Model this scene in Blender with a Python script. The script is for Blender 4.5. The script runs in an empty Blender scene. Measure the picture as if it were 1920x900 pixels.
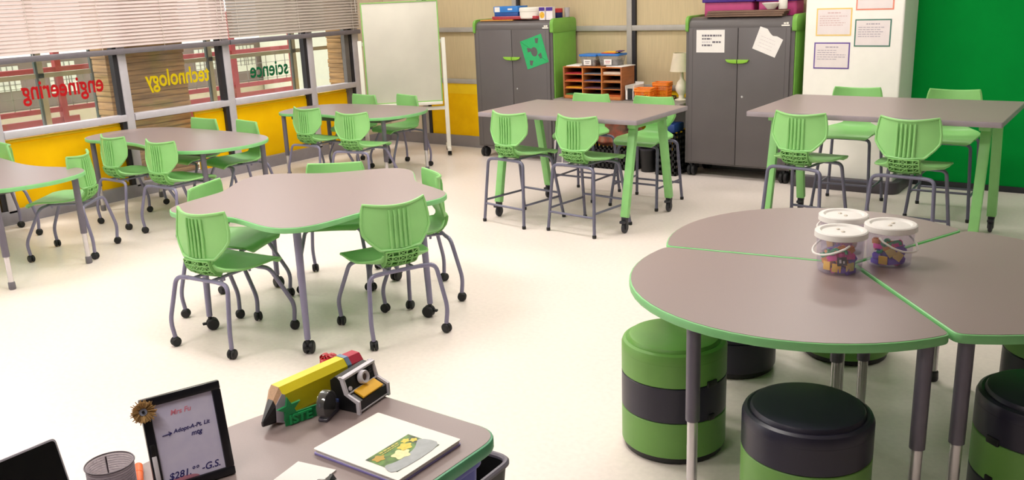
import bpy, bmesh, math, random
from mathutils import Vector, Matrix
SC = bpy.context.scene
COL = SC.collection
PI = math.pi
rnd = random.Random(7)

def srgb(h):
    h = h.lstrip('#')
    o = []
    for i in (0, 2, 4):
        c = int(h[i:i+2], 16) / 255
        o.append(c / 12.92 if c <= .04045 else ((c + .055) / 1.055) ** 2.4)
    return (*o, 1)

# ------------------------------------------------------------------ camera
cam_data = bpy.data.cameras.new('camera')
cam_data.sensor_width = 36
cam_data.lens = 1685.544 / 1920 * 36
cam_data.clip_start = .05
cam = bpy.data.objects.new('camera', cam_data)
COL.objects.link(cam)
R = Vector((0.80913392, 0.58625036, -0.04015976))
U = Vector((-0.12620251, 0.24011706, 0.96250544))
F = Vector((-0.5739122, 0.77372754, -0.26827313))
cam.matrix_world = Matrix(((R.x, U.x, -F.x, 0), (R.y, U.y, -F.y, 0), (R.z, U.z, -F.z, 1.86), (0, 0, 0, 1)))
SC.camera = cam

# ------------------------------------------------------------------ world, lights, exposure
SC.view_settings.view_transform = 'Standard'
SC.view_settings.look = 'None'
SC.view_settings.gamma = 1
SC.view_settings.use_curve_mapping = False
SC.view_settings.exposure = 0.0
world = bpy.data.worlds.new('sky'); SC.world = world
world.use_nodes = True
_bg = world.node_tree.nodes['Background']
_bg.inputs[0].default_value = (.93, .97, 1.0, 1)
_bg.inputs[1].default_value = 2.0
CEIL = 2.95
LIGHT_COL = (1.0, .945, .89)
_PW = {-7.0: (28, 24, 28, 17), -4.6: (48, 34, 36, 13), -2.2: (0, 30, 27, 19), .6: (0, 0, 7, 12)}
LIGHT_SPOTS = [(x, y, _PW[x][i]) for x in _PW for i, y in enumerate((.6, 3.0, 5.4, 7.4)) if (x, y) != (-2.2, .6)] + [(-1.6, .2, 24)]  # last one is a fill lamp placed off the grid to brighten the desk
def area_light(x, y, power):
    d = bpy.data.lights.new('ceiling_lamp', 'AREA')
    d.shape = 'RECTANGLE'; d.size = 1.15; d.size_y = .55
    d.energy = power; d.color = LIGHT_COL
    o = bpy.data.objects.new('ceiling_lamp', d)
    o.location = (x, y, CEIL - .06)
    COL.objects.link(o)
for _x, _y, _p in LIGHT_SPOTS:
    if _p: area_light(_x, _y, _p)
_sd = bpy.data.lights.new('daylight', 'SUN'); _sd.energy = 3.0; _sd.angle = .2; _sd.color = (1, .95, .86)
_so = bpy.data.objects.new('daylight', _sd); COL.objects.link(_so)
_so.rotation_euler = Vector((.25, .35, -1)).to_track_quat('-Z', 'Y').to_euler()
_so.location = (-12, 2, 8)

# ------------------------------------------------------------------ materials
MATS = {}
def mat(name, col, rough=.5, metal=0, var=.06, scale=12, bump=0, bscale=120, coat=0, spec=.5, stretch=None, transl=0):
    """principled material whose colour wavers with a noise texture"""
    if name in MATS: return MATS[name]
    m = bpy.data.materials.new(name); m.use_nodes = True
    nt = m.node_tree; b = nt.nodes['Principled BSDF']
    c = srgb(col) if isinstance(col, str) else col
    tc = nt.nodes.new('ShaderNodeTexCoord')
    nz = nt.nodes.new('ShaderNodeTexNoise'); nz.inputs['Scale'].default_value = scale; nz.inputs['Detail'].default_value = 3
    if stretch:
        mp = nt.nodes.new('ShaderNodeMapping'); mp.inputs['Scale'].default_value = stretch
        nt.links.new(tc.outputs['Object'], mp.inputs[0]); nt.links.new(mp.outputs[0], nz.inputs['Vector'])
    else:
        nt.links.new(tc.outputs['Object'], nz.inputs['Vector'])
    rp = nt.nodes.new('ShaderNodeValToRGB')
    rp.color_ramp.elements[0].position = .3; rp.color_ramp.elements[1].position = .7
    rp.color_ramp.elements[0].color = tuple(max(0, v * (1 - var)) for v in c[:3]) + (1,)
    rp.color_ramp.elements[1].color = tuple(min(1, v * (1 + var)) for v in c[:3]) + (1,)
    nt.links.new(nz.outputs['Fac'], rp.inputs[0]); nt.links.new(rp.outputs[0], b.inputs['Base Color'])
    b.inputs['Roughness'].default_value = rough; b.inputs['Metallic'].default_value = metal
    b.inputs['Specular IOR Level'].default_value = spec
    if coat: b.inputs['Coat Weight'].default_value = coat; b.inputs['Coat Roughness'].default_value = .15
    if bump:
        n2 = nt.nodes.new('ShaderNodeTexNoise'); n2.inputs['Scale'].default_value = bscale
        nt.links.new(tc.outputs['Object'], n2.inputs['Vector'])
        bp = nt.nodes.new('ShaderNodeBump'); bp.inputs['Strength'].default_value = bump; bp.inputs['Distance'].default_value = .002
        nt.links.new(n2.outputs['Fac'], bp.inputs['Height']); nt.links.new(bp.outputs[0], b.inputs['Normal'])
    if transl:
        out = nt.nodes['Material Output']; tr = nt.nodes.new('ShaderNodeBsdfTranslucent'); mx = nt.nodes.new('ShaderNodeMixShader')
        nt.links.new(rp.outputs[0], tr.inputs[0]); mx.inputs[0].default_value = transl
        nt.links.new(b.outputs[0], mx.inputs[1]); nt.links.new(tr.outputs[0], mx.inputs[2]); nt.links.new(mx.outputs[0], out.inputs[0])
    MATS[name] = m
    return m
def clear(name, tint, body=.12, gloss=.06, bodycol=(.9, .9, .95)):
    """thin clear sheet: mostly transparent, a little diffuse and gloss"""
    if name in MATS: return MATS[name]
    m = bpy.data.materials.new(name); m.use_nodes = True
    nt = m.node_tree; out = nt.nodes['Material Output']; nt.nodes.remove(nt.nodes['Principled BSDF'])
    t = nt.nodes.new('ShaderNodeBsdfTransparent'); t.inputs[0].default_value = (*tint, 1)
    d = nt.nodes.new('ShaderNodeBsdfDiffuse'); d.inputs[0].default_value = (*bodycol, 1)
    nz = nt.nodes.new('ShaderNodeTexNoise'); nz.inputs['Scale'].default_value = 6
    mr = nt.nodes.new('ShaderNodeMapRange'); mr.inputs['To Min'].default_value = body * .8; mr.inputs['To Max'].default_value = body * 1.2
    nt.links.new(nz.outputs['Fac'], mr.inputs['Value'])
    g = nt.nodes.new('ShaderNodeBsdfGlossy'); g.inputs['Roughness'].default_value = .05
    a = nt.nodes.new('ShaderNodeMixShader'); b = nt.nodes.new('ShaderNodeMixShader')
    nt.links.new(mr.outputs[0], a.inputs[0])
    nt.links.new(t.outputs[0], a.inputs[1]); nt.links.new(d.outputs[0], a.inputs[2])
    b.inputs[0].default_value = gloss
    nt.links.new(a.outputs[0], b.inputs[1]); nt.links.new(g.outputs[0], b.inputs[2]); nt.links.new(b.outputs[0], out.inputs[0])
    MATS[name] = m
    return m
def glow(name, col, s):
    m = bpy.data.materials.new(name); m.use_nodes = True
    b = m.node_tree.nodes['Principled BSDF']
    b.inputs['Base Color'].default_value = (.9, .9, .88, 1)
    b.inputs['Emission Color'].default_value = (*col, 1); b.inputs['Emission Strength'].default_value = s
    return m

GREEN = mat('green_plastic', '#8fcb7c', .42, var=.05, scale=5)
EDGE = mat('green_edge_band', '#82c883', .4, var=.05)
GREENM = mat('green_powder_coat', '#90d280', .4, var=.05)
STEEL = mat('grey_steel_tube', '#85819c', .38, metal=.25, var=.05)
LAM = mat('grey_laminate', '#968684', .36, var=.03, scale=260, spec=.5)
BLACK = mat('black_rubber', '#141417', .55, var=.15)
BLACKP = mat('black_plastic', '#17171a', .4, var=.12)
CHROME = mat('brushed_chrome', '#d8d4d6', .25, metal=.6, var=.04)
DARKG = mat('cabinet_grey', '#605b5b', .42, var=.03, scale=6)
CABG = mat('cabinet_green', '#76b048', .42, var=.04)
WHITE = mat('white_paint', '#f4efe6', .55, var=.02)
PAPER = mat('white_paper', '#f3efec', .8, var=.02)
ALU = mat('anodised_aluminium', '#cbc7d0', .45, metal=.1, var=.04)
NBLACK = mat('near_black', '#26242a', .6, var=.1)
YEL = mat('yellow_panel', '#ffc400', .5, spec=.15, var=.07, scale=9)
YELT = mat('yellow_panel_top', '#ffd200', .5, var=.04)
TAN = mat('tan_blind_fabric', '#d0bd97', .8, var=.05, scale=14, stretch=(6, 6, .4))
INK = mat('dark_ink', '#45424e', .7)
FLOORM = mat('vinyl_floor', '#f0e4dd', .33, var=.035, scale=40, spec=.4)

# ------------------------------------------------------------------ mesh builder
def fillet(pts, r, n=5):
    pts = [Vector(p) for p in pts]
    if len(pts) < 3 or r <= 0: return pts
    out = [pts[0]]
    for a, b, c in zip(pts, pts[1:], pts[2:]):
        u = (a - b); v = (c - b)
        d = min(r, u.length * .48, v.length * .48)
        p = b + u.normalized() * d; q = b + v.normalized() * d
        for i in range(n + 1):
            t = i / n
            out.append((1-t)**2 * p + 2*t*(1-t) * b + t*t * q)
    out.append(pts[-1])
    return out

class G:
    def __init__(s): s.v = []; s.f = []
    def add(s, vs, fs, M=None):
        o = len(s.v)
        for p in vs:
            p = Vector(p)
            s.v.append(tuple(M @ p) if M else tuple(p))
        s.f += [tuple(i + o for i in f) for f in fs]
        return s
    def bm(s, b, M=None):
        b.verts.index_update()
        s.add([v.co for v in b.verts], [[v.index for v in f.verts] for f in b.faces], M); b.free()
        return s
    def box(s, c, size, bev=0, M=None, seg=2):
        b = bmesh.new(); bmesh.ops.create_cube(b, size=1)
        for v in b.verts: v.co = Vector((v.co.x * size[0] + c[0], v.co.y * size[1] + c[1], v.co.z * size[2] + c[2]))
        if bev: bmesh.ops.bevel(b, geom=list(b.edges), offset=min(bev, min(size) * .45), segments=seg, profile=.5, affect='EDGES')
        return s.bm(b, M)
    def bx(s, x0, x1, y0, y1, z0, z1, bev=0, M=None):
        return s.box(((x0+x1)/2, (y0+y1)/2, (z0+z1)/2), (abs(x1-x0), abs(y1-y0), abs(z1-z0)), bev, M)
    def tube(s, pts, r, n=8, fil=0, cap=True, M=None, closed=False, sq=None):
        pts = fillet(pts, fil) if not closed else [Vector(p) for p in pts]
        m = len(pts)
        rs = r if isinstance(r, (list, tuple)) else None
        T = []
        for i in range(m):
            a = pts[(i-1) % m] if closed or i > 0 else pts[i]
            b = pts[(i+1) % m] if closed or i < m-1 else pts[i]
            T.append((b - a).normalized())
        ref = Vector((0, 0, 1)) if abs(T[0].z) < .9 else Vector((1, 0, 0))
        nrm = (ref - T[0] * ref.dot(T[0])).normalized()
        vs = []; fs = []
        for i in range(m):
            nrm = (nrm - T[i] * nrm.dot(T[i])).normalized()
            bi = T[i].cross(nrm)
            if rs: rr = rs[0] + (rs[-1] - rs[0]) * i / (m - 1)
            else: rr = r
            for k in range(n):
                a = 2 * PI * (k + .5) / n
                ca, sa = math.cos(a), math.sin(a)
                if sq: ca *= sq[0]; sa *= sq[1]
                vs.append(pts[i] + nrm * (rr * ca) + bi * (rr * sa))
        for i in range(m if closed else m - 1):
            j = (i + 1) % m
            for k in range(n):
                l = (k + 1) % n
                fs.append((i*n + k, i*n + l, j*n + l, j*n + k))
        if cap and not closed:
            fs.append(tuple(range(n))[::-1]); fs.append(tuple((m-1)*n + k for k in range(n)))
        return s.add(vs, fs, M)
    def lathe(s, prof, n=24, M=None, closed=False):
        """prof: (r, z) from bottom to top; axis z"""
        vs = []; fs = []; rings = []
        for r, z in prof:
            if r < 1e-6: rings.append([len(vs)]); vs.append((0, 0, z))
            else:
                rings.append(list(range(len(vs), len(vs) + n)))
                vs += [(r * math.cos(2*PI*k/n), r * math.sin(2*PI*k/n), z) for k in range(n)]
        pr = list(zip(rings, rings[1:]))
        if closed: pr.append((rings[-1], rings[0]))
        for a, b in pr:
            for k in range(n):
                l = (k + 1) % n
                if len(a) == 1 and len(b) == 1: continue
                if len(a) == 1: fs.append((a[0], b[l], b[k]))
                elif len(b) == 1: fs.append((a[k], a[l], b[0]))
                else: fs.append((a[k], a[l], b[l], b[k]))
        return s.add(vs, fs, M)
    def prism(s, out, z0, z1, bev=0, M=None):
        """closed 2-D outline (counter-clockwise) extruded; bev rounds top and bottom edges"""
        n = len(out)
        if bev:
            ins = inset(out, bev)
            ins2 = inset(out, bev * .3)
            layers = [(ins, z0), (ins2, z0 + bev * .3), (out, z0 + bev), (out, z1 - bev), (ins2, z1 - bev * .3), (ins, z1)]
        else: layers = [(out, z0), (out, z1)]
        vs = [(p[0], p[1], z) for o, z in layers for p in o]
        fs = []
        for L in range(len(layers) - 1):
            for k in range(n):
                l = (k + 1) % n
                fs.append((L*n + k, L*n + l, (L+1)*n + l, (L+1)*n + k))
        fs.append(tuple(range(n))[::-1]); fs.append(tuple((len(layers)-1)*n + k for k in range(n)))
        return s.add(vs, fs, M)
    def sphere(s, c, r, seg=12, sc=(1, 1, 1), M=None):
        b = bmesh.new(); bmesh.ops.create_uvsphere(b, u_segments=seg, v_segments=max(6, seg*2//3), radius=r)
        for v in b.verts: v.co = Vector((v.co.x*sc[0] + c[0], v.co.y*sc[1] + c[1], v.co.z*sc[2] + c[2]))
        return s.bm(b, M)
    def grid(s, P, th):
        """thick sheet from rows of points P[i][j]"""
        a, b = len(P), len(P[0])
        P = [[Vector(p) for p in r] for r in P]
        top = []; bot = []
        for i in range(a):
            for j in range(b):
                du = P[i][min(j+1, b-1)] - P[i][max(j-1, 0)]
                dv = P[min(i+1, a-1)][j] - P[max(i-1, 0)][j]
                nn = du.cross(dv)
                nn = nn.normalized() if nn.length > 1e-12 else Vector((0, 0, 1))
                top.append(P[i][j] + nn * th / 2); bot.append(P[i][j] - nn * th / 2)
        vs = top + bot; o = a * b; fs = []
        for i in range(a - 1):
            for j in range(b - 1):
                q = (i*b + j, i*b + j + 1, (i+1)*b + j + 1, (i+1)*b + j)
                fs.append(q); fs.append(tuple(o + k for k in q[::-1]))
        per = [j for j in range(b)] + [i*b + b - 1 for i in range(1, a)] + [(a-1)*b + j for j in range(b-2, -1, -1)] + [i*b for i in range(a-2, 0, -1)]
        for k in range(len(per)):
            p, q = per[k], per[(k+1) % len(per)]
            fs.append((q, p, o + p, o + q))
        return s.add(vs, fs)
    def build(s, name, m, parent=None, smooth=35, loc=None, rot=None):
        me = bpy.data.meshes.new(name)
        me.from_pydata(s.v, [], s.f)
        b = bmesh.new(); b.from_mesh(me); bmesh.ops.recalc_face_normals(b, faces=b.faces); b.to_mesh(me); b.free()
        if smooth:
            me.polygons.foreach_set('use_smooth', [True] * len(me.polygons))
            me.set_sharp_from_angle(angle=math.radians(smooth))
        me.materials.append(m)
        o = bpy.data.objects.new(name, me)
        COL.objects.link(o)
        if parent: o.parent = parent
        if loc: o.location = loc
        if rot is not None: o.rotation_euler = rot if hasattr(rot, '__len__') else (0, 0, rot)
        return o

def inset(out, d):
    n = len(out); res = []
    for k in range(n):
        p0, p1, p2 = Vector(out[k-1][:2]), Vector(out[k][:2]), Vector(out[(k+1) % n][:2])
        e1 = (p1 - p0); e2 = (p2 - p1)
        if e1.length < 1e-9 or e2.length < 1e-9: res.append(tuple(p1)); continue
        e1.normalize(); e2.normalize()
        n1 = Vector((-e1.y, e1.x)); n2 = Vector((-e2.y, e2.x))
        m = (n1 + n2)
        if m.length < 1e-6: res.append(tuple(p1)); continue
        m.normalize(); k_ = min(2.0, 1 / max(.3, m.dot(n1)))
        res.append(tuple(p1 + m * d * k_))
    return res
def spline(ctrl, n=8):
    m = len(ctrl); out = []
    for i in range(m):
        p0, p1, p2, p3 = [Vector(ctrl[(i + k) % m]) for k in (-1, 0, 1, 2)]
        for j in range(n):
            t = j / n
            q = .5 * ((2*p1) + (-p0 + p2)*t + (2*p0 - 5*p1 + 4*p2 - p3)*t*t + (-p0 + 3*p1 - 3*p2 + p3)*t**3)
            out.append(tuple(q))
    return out
def rounded(pts, r, n=6):
    m = len(pts); out = []
    rs = r if isinstance(r, (list, tuple)) else [r] * m
    for i in range(m):
        a, b, c = Vector(pts[i-1]), Vector(pts[i]), Vector(pts[(i+1) % m])
        u, v = a - b, c - b
        d = min(rs[i], u.length * .45, v.length * .45)
        p = b + u.normalized() * d; q = b + v.normalized() * d
        for k in range(n + 1):
            t = k / n
            out.append(tuple((1-t)**2 * p + 2*t*(1-t) * b + t*t * q))
    return out
def rrect(x0, x1, y0, y1, r, n=5): return rounded([(x0, y0), (x1, y0), (x1, y1), (x0, y1)], r, n)

LABELS = {}
def tag(o, label, cat, group=None, kind=None):
    o['label'] = label; o['category'] = cat
    if group: o['group'] = group
    if kind: o['kind'] = kind
    return o
def thing(name, label, cat, loc=(0, 0, 0), rz=0, group=None):
    o = bpy.data.objects.new(name, None); COL.objects.link(o)
    o.empty_display_size = .1
    o.location = loc; o.rotation_euler = (0, 0, rz)
    return tag(o, label, cat, group)
def struct(o): o['kind'] = 'structure'; return o
def copy_tree(o, parent=None):
    c = o.copy(); COL.objects.link(c)
    if parent: c.parent = parent
    for ch in list(o.children): copy_tree(ch, c)
    return c
def text_mesh(txt, size, extr=.0008, off=0, align='LEFT'):
    cu = bpy.data.curves.new('lettering', 'FONT')
    cu.body = txt; cu.size = size; cu.extrude = extr; cu.offset = off; cu.align_x = align
    cu.resolution_u = 4
    ob = bpy.data.objects.new('lettering', cu); COL.objects.link(ob)
    me = bpy.data.meshes.new_from_object(ob)
    vs = [tuple(v.co) for v in me.vertices]; fs = [tuple(p.vertices) for p in me.polygons]
    bpy.data.objects.remove(ob); bpy.data.curves.remove(cu); bpy.data.meshes.remove(me)
    return vs, fs
def frame_matrix(o, x, y):
    """matrix whose local x, y axes run along x and y and whose origin is o"""
    x = Vector(x).normalized(); y = (Vector(y) - x * Vector(y).dot(x)).normalized(); z = x.cross(y)
    return Matrix(((x.x, y.x, z.x, o[0]), (x.y, y.y, z.y, o[1]), (x.z, y.z, z.z, o[2]), (0, 0, 0, 1)))
def rotz(a, loc=(0, 0, 0)): return Matrix.Translation(loc) @ Matrix.Rotation(a, 4, 'Z')

# ================================================================== SETTING
XL, YB = -8.3, 8.65
struct(G().bx(XL - .15, 3.45, -2.65, YB + .15, -.1, 0).build('floor', FLOORM, smooth=0))
struct(G().bx(XL - .3, 3.45, -2.65, YB + .15, CEIL, CEIL + .1).build('ceiling', mat('ceiling_tile', '#bdb8ae', .9, var=.02, bump=.3), smooth=0))
struct(G().bx(3.3, 3.45, -2.65, YB + .15, 0, CEIL).build('wall_right', mat('warm_wall', '#86817a', .8, var=.02), smooth=0))
struct(G().bx(XL - .15, 3.3, -2.65, -2.5, 0, CEIL).build('wall_front', mat('warm_wall', '#86817a', .8), smooth=0))
# back wall: pale woven panels set between metal rails, yellow boards below
BEIGE = mat('beige_wall', '#e2d2ba', .75, var=.03)
struct(G().bx(XL - .15, -1.85, YB, YB + .15, 0, CEIL).build('wall_back', TAN, smooth=0))
struct(G().bx(XL, -7.66, YB - .015, YB, .1, CEIL).build('wall_corner', BEIGE, smooth=0))
struct(G().bx(XL - .12, XL - .03, 8.15, YB, 0, CEIL).build('wall_left', BEIGE, smooth=0))
struct(G().bx(XL, -1.9, YB - .05, YB, 0, .137, .004).build('baseboard_back', mat('grey_base', '#8d878a', .45, var=.05)))
g = G()
for z0, z1 in ((.775, .83), (1.39, 1.445)): g.bx(-7.62, -1.9, YB - .04, YB, z0, z1, .004)
for x0, x1 in ((-7.70, -7.62), (-6.25, -6.19), (-4.76, -4.70), (-3.3, -3.24)): g.bx(x0, x1, YB - .045, YB, .1, CEIL, .004)
struct(g.build('trim_1', mat('rail_metal', '#b3aea8', .45, metal=.1)))
g = G()
for x0, x1 in ((-7.62, -7.575), (-6.19, -6.16), (-4.70, -4.66)): g.bx(x0, x1, YB - .035, YB, .137, CEIL)
struct(g.build('trim_2', NBLACK, smooth=0))
YR = [(-7.575, -6.25), (-6.16, -4.76), (-4.66, -3.3), (-3.24, -2.75)]
for i, (a, b) in enumerate(YR):
    p = struct(G().bx(a, b, YB - .025, YB, .137, .65).build('trim_%d' % (3 + i), YEL, smooth=0))
    G().bx(a, b, YB - .027, YB, .65, .775).build('top_band', YELT, p, smooth=0)
# green screen wall and its dark base
struct(G().bx(-1.9, 3.3, YB - .01, YB + .15, 0, CEIL).build('wall_far', mat('green_screen_paint', '#009138', .85, spec=.1, var=.03, scale=4), smooth=0))
struct(G().bx(-1.9, 3.3, YB - .03, YB - .01, 0, .05, .003).build('baseboard_far', mat('black_base', '#23252a', .6)))
# white column
struct(G().prism(rrect(-2.72, -1.89, 8.17, YB, .02), 0, CEIL).build('wall_column', mat('column_paint', '#fdf9f2', .6, var=.015)))
struct(G().prism(rounded([(-2.78, 8.09), (-1.83, 8.09), (-1.83, YB - .03), (-2.78, YB - .03)], [.06, .12, .01, .01], 8), 0, .105, .008).build('baseboard_column', mat('dark_base', '#4b454d', .5, var=.05)))

# left wall: a run of glazed bays.  Each bay = frame (mullion at its far end + rails) > dark_strip, glass_pane, yellow board
GLASS = clear('window_glass', (.96, .97, .95), .03, .05)
struct(G().bx(XL - .12, XL, -2.5, 8.65, 0, .125, .004).build('baseboard_left', mat('grey_base_l', '#9a96a0', .45, metal=.2, var=.05)))
BAYS = [(1.22, 2.44), (2.52, 3.65), (3.735, 4.915), (5.005, 6.13), (6.215, 7.315), (7.385, 8.05)]
for i, (a, b) in enumerate(BAYS):
    w = .085 if i < 5 else .10
    g = G().bx(XL - .08, XL, b, b + w, .1, CEIL, .004)                  # mullion
    g.bx(XL - .085, XL + .01, a, b, .76, .825, .006)                     # sill rail
    g.bx(XL - .08, XL, a, b, 2.55, 2.63, .004)                           # head rail
    fr = struct(g.build('window_%d' % (i + 1), ALU))
    G().bx(XL - .085, XL - .012, b - .045, b, .1, .76).bx(XL - .085, XL - .012, b - .045, b, .825, 2.55).build('dark_strip', NBLACK, fr, smooth=0)  # near-black strip drawn for the mullion's dark side face
    G().bx(XL - .078, XL - .072, a, b - .045, .825, 2.55).build('glass_pane', GLASS, fr, smooth=0)
    y0 = 5.72 if i == 3 else a
    if i == 3: G().bx(XL - .072, XL - .067, a, y0, .125, .76).build('glass_pane', GLASS, fr, smooth=0)
    y1 = b - .045 if i < 5 else 7.93
    G().prism([(XL - .09, .125), (XL - .06, .125), (XL - .06, .70), (XL - .09, .735)], y0, y1,
              M=Matrix(((1, 0, 0, 0), (0, 0, 1, 0), (0, 1, 0, 0), (0, 0, 0, 1)))).build('yellow_board', mat('yellow_board', '#ffc600', .5, spec=.15, var=.05, scale=5), fr, smooth=0)
    G().bx(XL - .098, XL - .058, y0, y1, .715, .745, .008).build('top_lip', YELT, fr)
    if i == 5:
        G().bx(XL - .08, XL - .02, 7.93, 8.0, .1, 2.55).build('jamb', mat('dark_jamb', '#6c6866', .5), fr, smooth=0)

# ------------------------------------------------------------------ outside the glass
struct(G().bx(-45, XL - .16, -25, 60, -.12, -.02).build('ground', mat('pale_concrete', '#d9d6c8', .9, var=.05, scale=3), smooth=0))
g = G()
for y in (1.9, 3.16, 4.44, 5.0, 6.377, 7.6, 8.24): g.bx(-8.93, -8.88, y - .03, y + .03, -.02, 2.9)
g.bx(-8.92, -8.88, -1, 9.2, 1.215, 1.26); g.bx(-8.92, -8.88, -1, 9.2, 2.8, 2.9)
struct(g.build('trim_7', mat('outer_frame', '#b4ad92', .5, var=.05), smooth=0))
g = G()
for y in (1.9, 3.16, 4.44, 5.0, 6.377, 7.6, 8.24): g.bx(-8.905, -8.87, y - .052, y - .03, -.02, 2.9)
struct(g.build('trim_8', mat('outer_gasket', '#3c4a4a', .5), smooth=0))

STONE = mat('split_face_stone', '#b08a5c', .9, var=.32, scale=2.2, stretch=(1.5, 1.5, 16), bump=1.0, bscale=30)
# split-face pillars: each course juts a little differently
def pillar(name, x0, x1, y0, y1, label):
    g = G(); z = -.02; r = random.Random(4)
    while z < 2.9:
        h = r.choice((.05, .06, .075)); d = r.uniform(0, .022)
        g.bx(x0 + d * .5, x1 - d, y0 + d * .4, y1 - d * .4, z, z + h - .004, .006)
        z += h
    g.bx(x0 + .03, x1 - .03, y0 + .02, y1 - .02, -.02, 2.9)
    return tag(g.build(name, STONE), label, 'pillar')
pillar('stone_pillar', -8.83, -8.55, 4.93, 5.83, 'brown split-face stone pillar just outside the glass behind the yellow word')
pillar('stone_pillar', -8.83, -8.55, 8.09, 8.4, 'narrow brown stone pillar outside the last window bay by the corner')
# red steel railing across the yard
RED = mat('red_steel', '#a02a2a', .5, var=.08)
rl = thing('red_railing', 'dark red steel railing with kick boards seen through the left windows', 'railing', (-10.5, 4, -.02))
for y in (2.9, 5.446, 7.9, 8.95): G().bx(-.04, .04, y - 4.035, y - 3.965, 0, 1.75).build('post', RED, rl, smooth=0)
for z in (1.205, .745): G().bx(-.03, .03, -2, 4.95, z - .028, z + .028, .006).build('rail', RED, rl)
G().bx(-.02, .02, -2, 1.615, .46, .655).build('kick_board', RED, rl, smooth=0)
G().bx(-.02, .02, 3.0, 4.95, .40, .645).build('kick_board', RED, rl, smooth=0)
g = G()
for k in range(41):
    y = -2 + k * .17; g.bx(-.004, .004, y - .004, y + .004, .77, 1.18)
for k in range(4): g.bx(-.004, .004, -2, 4.95, .80 + k * .11, .806 + k * .11)
g.build('wire_mesh', mat('wire', '#8c8478', .5, metal=.5), rl, smooth=0)
# far building with white windows
fb = thing('building', 'grey brown building with rows of white gridded windows across the yard', 'building', (-14, 10, -.02))
G().bx(-1.2, 0, -8.5, 1.6, 0, 1.12).build('wall', mat('facade', '#7c6a5e', .9, var=.08, scale=4), fb, smooth=0)
G().bx(-1.2, .05, -8.5, 1.6, 0, .42).build('plinth', mat('plinth', '#c4b496', .9), fb, smooth=0)
for k in range(11):
    y = -8.1 + k * .87
    w = G().bx(0, .02, y, y + .42, .72 if k % 2 else .62, 1.08).build('window', mat('window_white', '#dcdcc8', .5), fb, smooth=0)
    g = G()
    for j in range(1, 5): g.bx(.02, .03, y + j*.084 - .006, y + j*.084 + .006, .72, 1.08)
    for j in range(1, 4): g.bx(.02, .03, y, y + .42, .72 + j*.09 - .005, .72 + j*.09 + .005)
    g.build('glazing_bars', mat('bars', '#8b877a', .6), w, smooth=0)
fb2 = thing('building', 'pale rendered building behind the green word on the glass', 'building', (-12.9, 11.2, -.02))
G().bx(-1, 0, -.1, 4, 0, 2.2).build('wall', mat('render_wall', '#d6d3bf', .9, var=.03), fb2, smooth=0)
G().bx(-1.1, .1, -.2, 4.1, 2.2, 2.35).build('roof_edge', mat('roof_edge', '#9c968a', .8), fb2, smooth=0)

# words stuck on the outside of the glass, so they read mirrored from the room
def word(txt, y_end, y_start, zb, xh, col, label):
    vs, fs = text_mesh(txt, 1.0, extr=.004, off=.018)
    xs = [v[0] for v in vs]; x0, x1 = min(xs), max(xs)
    ref, _ = text_mesh('x', 1.0); xt = max(v[1] for v in ref)
    sx = (y_start - y_end) / (x1 - x0); sz = xh / xt
    me = G()
    me.add([(-.0705 + v[2] * .2 , y_start - (v[0] - x0) * sx, zb + v[1] * sz) for v in vs], fs)
    o = me.build('window_lettering', mat('vinyl_' + txt, col, .5, var=.03, transl=.4), smooth=0, loc=(XL, 0, 0))
    return tag(o, label, 'lettering')
word('engineering', 3.985, 4.765, 1.075, .105, '#d3121f', 'red word engineering in mirrored letters on the left window')
word('technology', 5.216, 5.975, 1.055, .105, '#f4e000', 'yellow word technology in mirrored letters on the middle window')
word('science', 6.507, 7.05, 1.025, .105, '#0d7a4c', 'green word science in mirrored letters on the right-hand window')

# venetian blinds
def blind(y0, y1, col, label, tr):
    t = thing('venetian_blind', label, 'blind', (XL + .055, (y0+y1)/2, 1.41), 0, 'venetian blinds on the left wall')
    h = (y1 - y0) / 2; g = G(); n = 0; z = .085
    m = mat('slat_' + col, col, .45, var=.02, transl=tr)
    while z < 1.40:
        M = Matrix.Translation((0, 0, z)) @ Matrix.Rotation(math.radians(56), 4, 'Y')
        g.box((0, 0, 0), (.037, 2*h, .0012), 0, M); z += .033
    g.build('slats', m, t, smooth=0)
    G().bx(-.02, .02, -h, h, 0, .052, .008).build('bottom_rail', mat('rail_grey', '#7d7880', .45, metal=.3), t)
    G().bx(-.025, .025, -h, h, 1.42, 1.48, .004).build('head_rail', mat('rail_grey', '#7d7880', .45), t)
    k = max(3, round(2*h/.62))
    for i in range(k):
        y = -h + .12 + (2*h - .24) * i / (k - 1)
        G().tube([(.017, y, .0), (.017, y, 1.42)], .0022, 5).build('ladder_cord', mat('cord', '#d8d0c8', .8), t)
    G().tube([(.03, h - .07, .25), (.03, h - .07, 1.42)], .004, 6).build('tilt_wand', mat('wand', '#e6e0da', .3), t)
    return t
blind(1.3, 6.180, '#f2e6e3', 'long pinkish white venetian blind over the left and middle windows', .42)
blind(6.19, 8.13, '#b9ada4', 'shorter venetian blind beside the whiteboard, slats toned grey beige as shaded', .05)  # outside building's shade put into a darker, less translucent slat colour

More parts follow.
